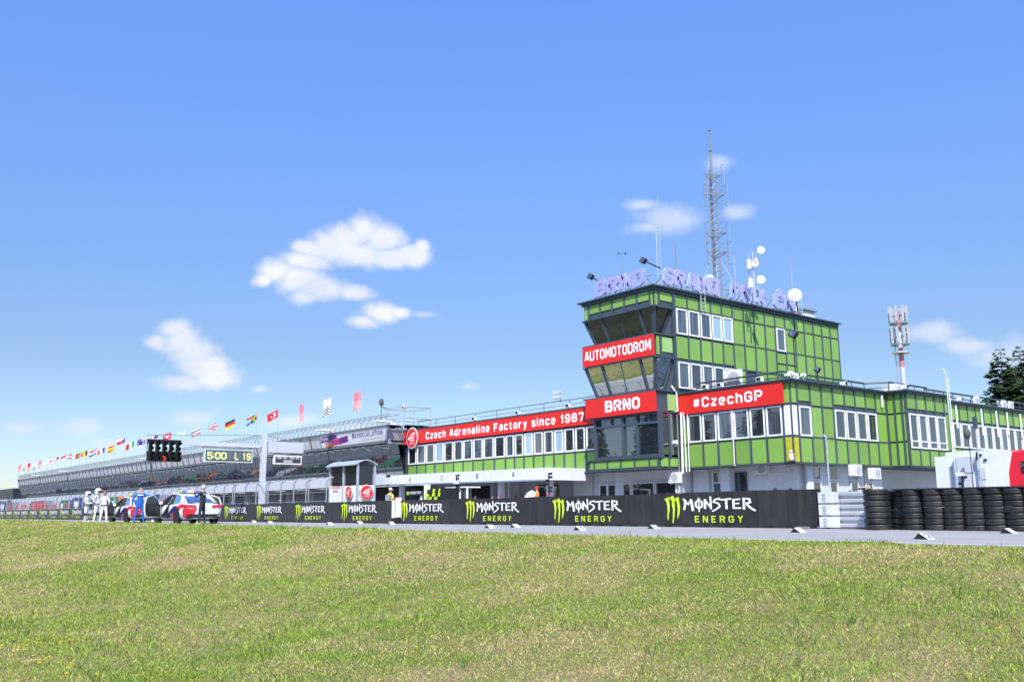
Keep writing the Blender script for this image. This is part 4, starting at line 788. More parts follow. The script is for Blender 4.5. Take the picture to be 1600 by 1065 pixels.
FL = [(33.5, 725, chk('red', 'white', 'pink'), 'c', 'pale red and chequered flag, leftmost of the roof flags'), (40.5, 722.5, chk('black', 'white', 'white'), 'c', 'white and chequered flag, second from the left end of the roof'),
 (48, 722, chk('red', 'white', 'red'), 'c', 'red flag with chequered base, third from the left end'), (57, 721, chk('black', 'white', 'white'), 'c', 'white and chequered flag, fourth from the left end'),
 (65.5, 717.5, chk('red', 'white', 'pink'), 'c', 'narrow pinkish red flag left of the white and blue one'), (74.5, 716, hs('white', 'sky', 'white'), 'n', 'mostly white flag left of the red disc flag'),
 (83, 714.5, jp, 'n', 'white flag with a red disc'), (92, 712.5, us, 'n', 'small striped flag with blue corner right of the red disc flag'), (103, 710, hs('red', 'white'), 'n', 'flag in two bands, red above white'),
 (113, 707.5, hs('red', 'white', 'red'), 'n', 'red flag with a white middle band'), (125.5, 706, port, 'n', 'green and red flag with a yellow emblem'), (137, 702.5, vs('black', 'yellow', 'red'), 'n', 'black, yellow and red upright banded flag'),
 (151, 700, hs('red', 'white', 'blue'), 'n', 'red, white and blue flag in level bands'), (164, 697.5, vs('blue', 'white', 'red'), 'n', 'blue, white and red upright banded flag'), (179, 694, hs('red', 'yellow', 'yellow', 'red'), 'n', 'red and yellow banded flag'),
 (195.5, 682, czech, 'n', 'white over red flag with blue wedge on the tallest far pole'), (210, 687.5, vs('green', 'white', 'red'), 'n', 'green, white and red upright banded flag'), (227, 683, aus, 'n', 'dark blue flag with stars and a small union corner'),
 (247, 678, us, 'n', 'red and white striped flag with a blue corner above the start lights'), (268, 674, swiss, 'n', 'red flag with a white cross'), (291, 669, hs('sky', 'white', 'sky'), 'n', 'light blue and white flag hanging limp'),
 (314, 665, hs('white', 'blue', 'white', 'red'), 'n', 'white, blue and red level banded flag'), (341, 658, uk, 'n', 'blue flag with red and white crosses'), (367.5, 652.5, hs('black', 'red', 'yellow'), 'n', 'black, red and yellow level banded flag'),
 (401.5, 645.4, sa, 'n', 'six coloured flag with green sideways Y'), (435, 638, turk, 'n', 'red flag with white crescent and star'), (475, 629, chk('red', 'white', 'pink'), 't', 'thin pink flag hanging folded beside its pole'),
 (517.5, 620, chk('black', 'white', 'white'), 'c', 'tall white flag with black and white chequers below'), (565, 609, chk('red', 'white', 'pink'), 'c', 'tall red flag with red and white chequers, rightmost of the roof flags')]
for px, py, fn, kind, lab in FL:
    p = at_y(px, py, 42); rt = thing('flag_pole', (p.x, 42, 7.8), lab, 'flag', 'flags along the pit building roof')
    MB().tube((p.x, 42, 7.6), (p.x, 42, p.z+.05), .035, .02).ball((p.x, 42, p.z+.08), .05, 6).build('pole', GALV, rt)
    W, H = {'n': (1.25, .85), 'c': (.8, 1.6), 't': (.4, 1.8)}[kind]; far = 1 if px > 130 else .72; W *= far; d = Vector((-.62, -.78, 0)); ph = random.random()*6; droop = random.uniform(.25, .5) if kind == 'n' else random.uniform(.2, .35)
    nu, nv = (18, 13) if kind == 'n' else (12, 24); mb = MB()
    side = Vector((d.y, -d.x, 0))
    def fp(i, j):
        u, v = i/nu, j/nv; q = Vector((p.x, 42, p.z-.08-H+H*v)) + d*(W*u*(.93 if kind == 'n' else .95)) + side*(.12*math.sin(u*7+ph+v*1.5)*min(1, u*2)); q.z -= droop*W*u+.05*math.sin(u*8+ph*2+v*2)*u; return q
    for i in range(nu):
        for j in range(nv):
            mb.poly([fp(i, j), fp(i+1, j), fp(i+1, j+1), fp(i, j+1)], FK.index(fn((i+.5)/nu, (j+.5)/nv)))
    mb.build('flag', list(FC.values()), rt, smooth=True)

# ================================================================== PIT WALL with advertising boards
WY0 = 21.2
wallt = thing('pit_wall', (-70, 21.3, 0), 'long low black pit wall carrying repeated white and lime drink adverts along the track', 'wall')
MB().box(-300, -14.9, 21.28, 21.44, 0, .97).build('concrete_core', mat('concrete', (.30, .30, .30), .8, var=.1), wallt)
edges = [-13.96, -14.96, -15.93, -17.4, -18.6, -19.85, -20.84]; x = -20.84
while x > -300: x -= 1.25 if x > -60 else 2.5; edges.append(x)
rj = random.Random(5)
for a, b in zip(edges[:-1], edges[1:]):
    dy = rj.uniform(-.006, .006); block('board', BOARD, wallt, b+.006, a-.006, WY0+dy, WY0+.07+dy, .05, .985+rj.uniform(-.008, .012)+(.02 if a > -18 else 0))
mb = MB(); x = -14.2
while x > -150: mb.box(x-.09, x+.09, WY0-.03, WY0+.02, .0, .06); x -= .72
o = mb.build('foot', BLACK, wallt); o['kind'] = 'stuff'
hm = MB()
for k in range(17): hm.tube((-14.15+.1*(k % 2), WY0-.012, .10+k*.05), (-14.15+.1*(k % 2), WY0-.002, .10+k*.05), .016, n=6)
hm.build('bolt_holes', mat('hole_black', (.004, .004, .004), .8), wallt)['kind'] = 'stuff'
_CL = {}
def advert(x):   # three clawed streaks, the drink's name and the smaller word below
    org = (x, WY0-.012, 0)
    if not _CL:
        mb = MB(); r = random.Random(11)
        for k, (cx, top, bot) in enumerate(((.10, .84, .20), (.30, .88, .10), (.50, .84, .24))):
            zs = np.linspace(top, bot, 11); L = []; Rr = []
            for i, z in enumerate(zs):
                t = i/10; w = .055*(1-t)**.6+.008; c = cx+.03*math.sin(t*4)+r.uniform(-.012, .012)+.02*t; L.append((c-w+r.uniform(-.008, .008), z)); Rr.append((c+w+r.uniform(-.008, .008), z))
            for i in range(10): mb.poly([(L[i+1][0], 0, L[i+1][1]), (Rr[i+1][0], 0, Rr[i+1][1]), (Rr[i][0], 0, Rr[i][1]), (L[i][0], 0, L[i][1])])
            mb.poly([(cx-.13, -.001, top-.01), (cx-.04, -.001, top-.10), (cx+.07, -.001, top+.0), (cx+.03, -.001, top+.05), (cx-.05, -.001, top+.015)])
        _CL['claw'] = mb.mesh('claw', LIME)
        W0 = .74
        def letters(defs, z0, kz, kx, x0):
            mb = MB()
            for ox, strokes in defs:
                for k, (pts, t) in enumerate(strokes):
                    for q in ribbon([(a, b) for a, b in pts], t, False): mb.poly([(x0+(ox+v.x)*kx, -.001*k, z0+v.y*kz) for v in q])
            return mb
        M_ = [([(0.1, -.6), (.5, 2.4), (.6, 5.2), (-.2, 6.4)], .9), ([(.6, 5.6), (1.9, 2.8), (3.3, 6.2)], .8), ([(3.3, 5.4), (3.5, 3), (3.9, -1.2)], 1.15), ([(.5, 4.4), (1.2, 4.6)], .6)]
        O2 = [([(1.6, .2), (.3, 1.6), (.3, 4.2), (1.6, 5.5), (2.9, 4.2), (2.9, 1.6), (1.6, .2)], .85), ([(1.6, 7), (1.6, -2.0)], .5), ([(.9, 6.2), (2.3, 6.2)], .35)]
        N_ = [([(.2, .0), (.3, 6.0)], .95), ([(.0, 5.9), (2.6, .8)], .85), ([(2.7, -.2), (2.6, 7.6)], .75)]
        S_ = [([(3.0, 6.3), (1.0, 5.7), (.3, 4.2), (2.2, 3.3), (2.8, 1.4), (1.4, -.2), (-.4, -1.6)], .85), ([(2.2, 5.9), (3.4, 5.4)], .6)]
        T_ = [([(-.5, 5.4), (3.6, 6.0)], .9), ([(1.5, 5.5), (1.6, -.3)], .95)]
        E_ = [([(3.0, 5.7), (.3, 5.3), (.3, .3), (3.2, .3)], .9), ([(.3, 3), (2.6, 3.1)], .7)]
        R2 = [([(.3, -.6), (.3, 6.0), (2.5, 5.6), (2.7, 3.6), (.3, 2.8)], .9), ([(1.2, 2.9), (2.6, .6), (4.6, -1.4)], 1.0)]
        _CL['word'] = letters([(0, M_), (4.9, O2), (8.8, N_), (12.3, S_), (16.2, T_), (20.3, E_), (24.3, R2)], .53, .046, .089, W0).mesh('advert_word', LETTER)
        gl, tw = glyph_quads('ENERGY', 1.15, 3.4); mb = MB()
        for qs in gl:
            for q, k in qs: mb.poly([(1.14+a*1.74/tw, -.001*k, .16+b*.026) for a, b in q])
        _CL['small'] = mb.mesh('advert_small_word', LIME)
    place(_CL['claw'], 'advert_claw', wallt, org); place(_CL['word'], 'advert_word', wallt, org); place(_CL['small'], 'advert_small_word', wallt, org)
for x in [-19.3, -24.5, -29.7, -34.55, -39.87, -44.85, -49.8, -54.55, -59.5, -64, -68.5, -73, -77.4, -81.8, -86.2, -90.9, -95.4, -99.7, -104, -108.5, -112.9, -117, -121.2, -125.5, -130]: advert(x)
# white marker box on the wall
wb = thing('marker_box', (-34.6, 21.1, 0), 'white upright box with red tops hung on the pit wall, covering an advert claw', 'box')
mb = MB().box(-34.95, -34.66, 21.0, 21.15, .25, 1.0).box(-34.62, -34.4, 20.98, 21.13, .28, 1.1); mb.build('box', WHITE, wb)
MB().box(-34.9, -34.7, 21.0, 21.14, 1.0, 1.07).box(-34.58, -34.45, 21.0, 21.12, 1.1, 1.13).build('red_cap', RED, wb)
MB().box(-34.64, -34.6, 20.97, 21.12, .3, 1.0).build('edge', DGALV, wb)
# guard rail
gr = thing('guard_rail', (-13.3, 21.3, 0), 'pale galvanised crash barrier of three stacked corrugated rails between wall and tyres', 'crash barrier')
x0, x1 = -13.93, -11.9
prof = [(0, 0), (-.07, .035), (-.07, .09), (0, .13), (0, .17), (-.07, .21), (-.07, .265), (0, .30)]
for k in range(3):
    z = .02+k*.305; mb = MB()
    for (a, za), (b, zb) in zip(prof[:-1], prof[1:]): mb.slab([(x0+.55 if 0 else x0, 21.2+a, z+za), (x1, 21.2+a, z+za), (x1, 21.2+b, z+zb), (x0, 21.2+b, z+zb)], (0, .012, 0))
    mb.build('rail', GALV, gr)
    mb = MB().box(x0-.02, x0+.38, 21.10, 21.13, z+.02, z+.29).box(x0+.38, x0+.55, 21.12, 21.14, z+.02, z+.29); mb.build('splice_plate', mat('pale_galvanised', (.72, .75, .79), .45, .2, var=.08), gr)
    mb = MB()
    for i in range(4): mb.box(x0+.1, x0+.2, 21.09, 21.101, z+.06+i*.055, z+.075+i*.055)
    mb.build('bolt', DGALV, gr)
MB().box(x0-.02, x0+.2, 21.25, 21.4, 0, 1.02).box(-12.9, -12.78, 21.22, 21.4, 0, .9).build('post', mat('pale_galvanised', (.7, .7, .7)), gr)

# tyre barrier
tyc = []
prof = [(.12, .01), (.255, .0), (.285, .008), (.297, .022), (.30, .045), (.296, .06), (.296, .08), (.30, .095), (.297, .118), (.285, .132), (.255, .1405), (.12, .13)]
tym = MB().lathe(prof+[prof[0]], n=28).mesh('tyre', RUBBER, True)
rt = random.Random(9)
def stack(x, y, n, lab, r=1.0, h=None):
    t = thing('tyre_stack', (x, y, 0), lab, 'tyre stack', 'tyre barrier')
    for k in range(n): place(tym, 'tyre', t, (x+rt.gauss(0, .006), y+rt.gauss(0, .006), .002+k*.1415*(h or 1)), rz=rt.random()*6, scale=(r*rt.uniform(.98, 1.02), r, (h or 1)*rt.uniform(.97, 1.02)))
names = ['single tyre stack in front of the guard rail end', 'first tyre stack right of the gap, half hidden in shade', 'second tyre stack right of the gap', 'third tyre stack right of the gap', 'fourth tyre stack right of the gap', 'fifth tyre stack right of the gap', 'sixth tyre stack right of the gap', 'tyre stack cut by the right edge of the photo', 'tyre stack just outside the right edge']
p = at_y(1371, 800, 20.75); stack(p.x, 20.75, 7, 'lone tyre stack standing in front of the guard rail end', 1.0, .97)
for i, px in enumerate((1410, 1428, 1463, 1495, 1527, 1559, 1591, 1623)):
    Y = 21.25 if i == 0 else 21.0; p = at_y(px, 800, Y); stack(p.x, Y, 7, names[i+1]+', black tyres seven high', .93, .93)
tb = thing('tyre_barrier_top', (-10, 21, .9), 'dark rubber belt laid along the top of the tyre row', 'belt')
p0, p1 = at_y(1398, 770, 20.95), at_y(1640, 771, 20.95); MB().box(p0.x, p1.x, 20.75, 21.3, .925, .955).build('belt', RUBBER, tb)

# grid marker wedges
def marker(px, py, num, lab, s=.85):
    p = at_z(px, py, 0); t = thing('grid_marker', (p.x, p.y, 0), lab, 'grid marker', 'white wedge markers on the track')
    x, y = p.x, p.y; w = .34*s; h = .12*s; d = .26*s; mb = MB()
    A = [(x-.12*s, y, 0), (x+.0, y, h), (x+.19*s, y, 0)]; B = [(a, y+d, c) for a, _, c in A]
    mb.poly([A[0], A[2], A[1]]).poly([B[0], B[1], B[2]]).poly([A[0], A[1], B[1], B[0]]).build('black_side', BLACK, t)
    mb = MB(); mb.slab([A[1], A[2], B[2], B[1]], (-.012, 0, -.012)); mb.build('white_face', LETTER, t)
    if num:
        vd = Vector((A[1][0]-A[2][0], 0, A[1][2]-A[2][2])).normalized(); lettering('number', num, t, Vector(A[2])+vd*.05*s+Vector((0, .07*s, 0)), (0, 1, 0), vd, .15*s, .15*s, BLACK, t=1.2, off=.008)
for px, py, nn_, lab in ((1436, 842, '12', 'wedge marker numbered 12, nearest and largest on the track'), (1570, 833, '', 'wedge marker in front of the rightmost tyres'), (1241, 831.5, '', 'wedge marker near the right end of the black wall'), (1016, 825.5, '21', 'wedge marker below the large near advert'),
    (900, 828, '10', 'wedge marker numbered 10 below the second nearest advert'), (800, 823.5, '', 'wedge marker right of the one numbered 17'), (760, 824.5, '17', 'wedge marker below the advert with the white van behind'), (607, 818.5, '', 'wedge marker below the white box on the wall'),
    (558, 817.5, '', 'wedge marker below the wall advert beside the booth'), (511, 819.5, '23', 'wedge marker numbered 23'), (418, 817, '', 'right one of the close pair of wedge markers'), (393, 816, '', 'left one of the close pair of wedge markers'), (236, 814.5, '', 'wedge marker by the blue suited person')):
    marker(px, py, nn_, lab)

# debris fence on the wall
df = thing('pit_wall_fence', (-80, 21.6, 1), 'grey post and wire catch fence with tops bent back above the pit wall', 'fence')
pm = MB(); pm.path([(0, 0, 0), (0, 0, 1.05), (.03, .08, 1.2), (.12, .3, 1.28)], .035, n=6); pm = pm.mesh('post', mat('fence_grey', (.30, .33, .37), .5, .3))
fx = [-42.1, -44.1, -45.85, -47.44, -49.1, -50.75, -52.3]
while fx[-1] > -150: fx.append(fx[-1]-1.65)
for i, x in enumerate(fx):
    place(pm, 'post', df, (x, 21.52, .95)); 
    if i % 3 == 1: place(pm, 'post', df, (x-.28, 21.52, .95))
wm = MB(); 
for z in (1.05, 1.5, 1.95, 2.18): wm.tube((-150, 21.52, z), (-42.1, 21.52, z), .008 if z < 2 else .02, n=3)
wm.build('wires', GALV, df)['kind'] = 'stuff'

# timing booth on the pit wall
bo = thing('marshal_booth', (-42.8, 23.5, 0), 'white marshal booth with curved roof, dark windows and two red round emblems', 'booth')
bx1, by0 = -41.65, 23.0; p = at_y(516, 750, by0); bx0 = p.x; bm = at_y(537, 750, by0).x; q = at_x(585, 750, bx1); by1 = q.y
zt = at_y(560, 724, by0).z; zs = at_y(560, 757, by0).z
MB().box(bx0, bx1, by0, by1, .3, zs-.02).build('body', WHITE, bo)
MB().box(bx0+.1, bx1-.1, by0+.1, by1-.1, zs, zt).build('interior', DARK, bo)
for a, b in ((bx0+.08, bm-.05), (bm+.05, bx1-.06)): block('window_pane', G_BROWN, bo, a, b, by0+.03, by0+.06, zs+.02, zt-.05)
block('window_pane', G_BROWN, bo, bx1-.06, bx1-.03, by0+.08, by1-.08, zs+.02, zt-.05)
for (x, y) in ((bx0, by0), (bm, by0), (bx1, by0), (bx1, by1)): block('corner_post', GALV, bo, x-.05, x+.05, y-.05, y+.05, .3, zt+.03)
mb = MB(); N = 10; ya, yb = by0-.22, by1+.12
for i in range(N):
    def rp(t): y = ya+(yb-ya)*t; return y, zt-.02+.24*math.sin(PI*t)
    (y0, z0), (y1, z1) = rp(i/N), rp((i+1)/N); mb.slab([(bx0-.15, y0, z0), (bx1+.14, y0, z0), (bx1+.14, y1, z1), (bx0-.15, y1, z1)], (0, 0, -.05))
mb.build('roof', GALV, bo)
roundel(bo, ((bm+bx1)/2, by0-.02, (zs+1.0)/2+.05), (1, 0, 0), .36); roundel(bo, (bx1+.02, (by0+by1)/2, (zs+1.0)/2+.05), (0, 1, 0), .40)
lettering('lettering', 'AUTOMOTODROM', bo, (bx0+.15, by0-.01, 1.72), (1, 0, 0), (0, 0, 1), .1, 1.0, RED, t=1.2); lettering('lettering', 'BRNO', bo, (bx0+.4, by0-.01, 1.53), (1, 0, 0), (0, 0, 1), .1, .5, RED, t=1.2)

# start gantry
GX, GYp = -50.5, 21.75
ga = thing('start_gantry', (GX, GYp, 0), 'white start gantry post with one arm over the track, one over the pit lane', 'gantry')
GANT = mat('gantry_grey', (.52, .55, .58), .5, var=.05)
def gp(px, py): return at_x(px, py, GX)
MB().box(GX-.14, GX+.14, GYp-.14, GYp+.14, 0, 5.0).build('post', GANT, ga)
zb = gp(413, 697).z
l = gp(228, 691); MB().box(GX-.1, GX+.1, l.y, GYp-.22, zb-.1, zb+.12).build('track_arm', GANT, ga)
r = gp(470, 700); MB().box(GX-.35, GX+.35, GYp+.22, r.y, zb-.35, zb+.28).build('pit_arm', GANT, ga)
MB().tube((GX, GYp, 4.9), (GX, l.y, zb+.35), .02).tube((GX, GYp, 4.9), (GX, r.y, zb+.3), .02).tube((GX, GYp-.2, zb-.7), (GX, GYp-.9, zb-.1), .04).build('stay', DGALV, ga)
MB().box(GX-.06, GX+.0, gp(316, 700).y, gp(391, 700).y, zb-.22, zb-.12).build('hanger', GALV, ga)
# light panel
sl_ = thing('start_lights', (GX, gp(255, 700).y, 4), 'black start light panel with five columns of lamps hanging from the gantry arm', 'start lights')
ya, yb = gp(228, 700).y, gp(281, 700).y; W = yb-ya; zt = zb+.12; zl = gp(255, 721).z
MB().box(GX+.12, GX+.2, ya, yb, zt-.1, zt+.02).box(GX+.12, GX+.16, ya, ya+.03, zl+.3, zt).build('frame', BLACK, sl_)
LOFF = mat('lamp_off', (.04, .01, .01), .3); LON = mat('lamp_red', (.5, .02, .02), .3, emit=((1, .03, .02), 1.2)); HL = (zt-zl)
lens = MB().lathe([(.001, .06), (.5, .06), (.55, .0), (.56, .45), (.6, .45), (.6, 0)], n=14, axis='x')
for c in range(5):
    yc = ya+W*(c+.5)/5; w = W/5
    block('lamp_column', BLACK, sl_, GX+.1, GX+.2, yc-w*.24, yc+w*.24, zl, zt-.05); block('lamp_box', BLACK, sl_, GX+.08, GX+.34, yc-w*.44, yc+w*.44, zl, zl+HL*.46)
    for k in range(4):
        zc = zl+HL*(k+.5)/4.2; R = min(w*.30, HL*.1); mb = MB().lathe([(.001, .0), (R*.9, .0), (R, .02), (R*1.05, .18), (R*1.12, .18), (R*1.1, -.02)], (GX+(.35 if k < 2 else .21), yc, zc), 12, 'x'); mb.build('lamp', BLACK, sl_)
# the small red digit seen under the middle column
lettering('digit', '3', sl_, (GX+.36, ya+W*.43, zl+.03), (0, 1, 0), (0, 0, 1), .24, .17, LON, t=1.4, off=.02)
sb2 = thing('score_board', (GX, gp(350, 710).y, 3.8), 'grey display board with lime digits 5:00 L 19 hanging from the gantry', 'display board')
ya, yb = gp(316, 710).y, gp(391, 711).y; z1 = gp(391, 704.5).z; z0 = gp(391, 724).z; z1 = gp(350, 702).z; z0 = gp(350, 722).z
MB().box(GX+.15, GX+.35, ya, yb, z0, z1).build('frame', mat('board_frame', (.55, .60, .58), .5), sb2)
MB().box(GX+.33, GX+.362, ya+.07, yb-.07, z0+.07, z1-.07).build('rim', mat('board_rim', (.02, .06, .05), .5), sb2)
DISP = mat('display_face', (.12, .13, .15), .5, var=.05); MB().box(GX+.34, GX+.37, ya+.13, yb-.13, z0+.13, z1-.13).build('screen', DISP, sb2)
DIG = mat('digit_lime', (.60, .75, .22), .5, emit=((.75, .9, .35), .6)); H = (z1-z0)*.56; zc = z0+(z1-z0)*.2; Wb = yb-ya
for s_, a, w in (('5', .05, .11), (':', .175, .02), ('0', .21, .11), ('0', .335, .11), ('L', .62, .08), ('1', .79, .045), ('9', .87, .085)): lettering('digit', s_, sb2, (GX+.37, ya+Wb*a, zc), (0, 1, 0), (0, 0, 1), H, Wb*w, DIG, t=1.15, off=.01, label='lit character '+s_)
sb3 = thing('small_display', (GX, gp(447, 718).y, 3.3), 'small white framed display under the pit side arm of the gantry', 'display board')
ya, yb = gp(425, 718).y, gp(468, 718).y; z1, z0 = gp(447, 711.5).z, gp(447, 725.5).z
MB().box(GX+.1, GX+.3, ya, yb, z0, z1).build('frame', CANOPYW, sb3); MB().box(GX+.28, GX+.31, ya+.07, yb-.07, z0+.08, z1-.08).build('screen', mat('display_dark', (.05, .055, .06), .4), sb3)
mb = MB()
for a, b, c, d in ((.1, .28, .6, .82), (.33, .46, .6, .82), (.55, .73, .6, .82), (.78, .9, .6, .82), (.33, .66, .15, .48)): mb.box(GX+.305, GX+.316, ya+(yb-ya)*a, ya+(yb-ya)*b, z0+(z1-z0)*c, z0+(z1-z0)*d)
mb.build('display_cell', mat('cell_grey', (.4, .4, .4), .5), sb3)

# boards and hoardings in the pit lane behind the fence
BC = [('red', (.42, .05, .07)), ('white', (.48, .50, .54)), ('blue', (.03, .06, .25)), ('green', (.04, .20, .08)), ('orange', (.75, .22, .05)), ('grey', (.10, .11, .13)), ('pale_blue', (.22, .28, .38))]
BC = {k: mat('hoarding_'+k, v, .5, var=.15, scale=1.5) for k, v in BC}
for x0, x1, y0, y1, c, lab in ((0, 8, 783, 795, 'blue', 'blue hoarding at the far left behind the fence'), (12, 18, 785, 795, 'grey', 'grey hoarding at the far left'), (19, 30, 784, 795, 'pale_blue', 'pale blue hoarding behind the fence left end'), (31, 45, 783, 795, 'white', 'off white hoarding behind the fence near the left edge'), (49, 58, 783, 795, 'red', 'larger red hoarding behind the fence'), (60, 68, 782, 794, 'red', 'narrow red hoarding beside a white one'), (70, 80, 782, 795, 'pale_blue', 'pale hoarding with a red mark'), (82, 92, 782, 794, 'white', 'white hoarding left of the white suited trio'),
    (95, 100, 781, 793, 'green', 'small green hoarding left of the deep blue one'), (103, 111, 781, 793, 'grey', 'dark grey hoarding left of a blue one'), (113, 127, 777, 793, 'blue', 'deep blue hoarding left of the helmeted pair'), (171, 183, 776, 790, 'green', 'green hoarding right of the white suited people'), (185, 206, 775, 789, 'orange', 'bright orange hoarding behind the left car'), (208, 225, 776, 788, 'pale_blue', 'pale blue and white hoarding behind the blue suit'), (226, 248, 773, 789, 'blue', 'deep blue hoarding between the two cars'), (249, 262, 773, 788, 'pale_blue', 'pale hoarding behind the open car door'), (270, 284, 773, 787, 'blue', 'blue hoarding above the right car')):
    a, b = at_y(x0, y0, 36), at_y(x1, y0, 36); t = thing('hoarding', ((a.x+b.x)/2, 36, 0), lab, 'hoarding', 'coloured team hoardings in the pit lane')
    z = at_y(x0, y0, 36).z; MB().box(a.x, b.x, 36, 36.15, 0, z).build('panel', BC[c], t); W = b.x-a.x
    MB().box(a.x+W*.2, a.x+W*.8, 35.985, 35.998, z*.55, z*.8).box(a.x+W*.42, a.x+W*.58, 35.985, 35.998, z*.3, z*.55).build('print', LETTER if c in ('blue', 'orange', 'green') else RED, t)
# low team carts, seen mirrored in the terrace glass
cc = ['red', 'blue', 'white', 'green', 'orange', 'grey']; rc = random.Random(4)
for k in range(26):
    x = -70-k*5.0+rc.uniform(-1, 1); y = rc.uniform(31.0, 32.6); c = cc[k % 6]; t = thing('team_cart', (x, y, 0), '%s %s marked awning cart from the tower end, mirrored in the terrace glass' % (['first', 'second', 'third', 'fourth', 'fifth'][k//6], c), 'cart', 'equipment carts in the pit lane')
    MB().box(x-1.5, x+1.5, y-1.0, y+.8, .12, .85).box(x+.5, x+1.0, y-.4, y+.4, .75, 1.05).build('body', BLACK if k % 2 else BC['grey'], t)
    mb = MB(); N = 6
    for i in range(N): a0, a1 = PI*i/N, PI*(i+1)/N; mb.slab([(x-1.7, y-1.3*math.cos(a0), .92+.27*math.sin(a0)), (x+1.0, y-1.3*math.cos(a0), .92+.27*math.sin(a0)), (x+1.0, y-1.3*math.cos(a1), .92+.27*math.sin(a1)), (x-1.7, y-1.3*math.cos(a1), .92+.27*math.sin(a1))], (0, 0, -.03))
    mb.build('awning', BC[c] if k % 5 in (0, 3) else mat('awning_dark', (.02, .03, .045), .6), t); MB().box(x+1.05, x+1.5, y-.9, y-.3, .85, 1.2).box(x+1.05, x+1.4, y+.1, y+.6, .85, 1.05).build('crate', BC[cc[(k+2) % 6]], t)
    mb = MB()
    for sx in (-1, 1):
        for sy in (-.45, .45): mb.lathe([(.001, -.04), (.15, -.04), (.15, .04), (.001, .04)], (x+sx*.8, y+sy, .15), 12, 'y')
    mb.build('wheels', RUBBER, t)

# ================================================================== ROOF SIGN
LAV = mat('lavender_face', (.38, .36, .70), .5, var=.05); CYAN = mat('letter_side_cyan', (.34, .50, .78), .5, var=.05); RUST = mat('rusty_frame', (.42, .34, .31), .7, .1, var=.2)
sg = thing('roof_sign', (-38, 44, 13.8), 'faded lavender slanted letters reading BRNO GRAND PRIX ČR on the tower roof edge', 'sign')
lettering('letter', 'BRNO', sg, (-42.05, 40.15, 14.02), (1, 0, 0), (0, 0, 1), 1.05, 4.35, LAV, t=1.8, sp=.5, shear=.16, depth=.13, side=CYAN, each=True)
for s_, ya, yb in (('GRAND', 40.9, 46.25), ('PRIX', 47.3, 51.1), ('ČR', 51.9, 54.4)):
    lettering('letter', s_, sg, (-36.72, ya, 14.0), (0, 1, 0), (0, 0, 1), 1.1, (yb-ya)*.97, LAV, t=1.8, sp=.5, shear=.10, depth=.13, side=CYAN, each=True)
mb = MB()
for z in (13.98, 14.6): mb.tube((-42.3, 40.45, z), (-37.2, 40.45, z), .03).tube((-37.0, 40.9, z), (-37.0, 55.0, z), .03)
x = -42.2
while x < -37: mb.tube((x, 40.45, 13.82), (x, 40.45, 14.6), .025).tube((x, 40.45, 14.5), (x+.1, 41.4, 13.82), .025); x += .9
y = 41.0
while y < 55: mb.tube((-37, y, 13.82), (-37, y, 14.6), .025).tube((-37, y, 14.5), (-38, y+.1, 13.82), .025).tube((-36.6, y, 13.86), (-37.6, y+.6, 13.86), .02); y += 1.1
mb.build('frame', RUST, sg)

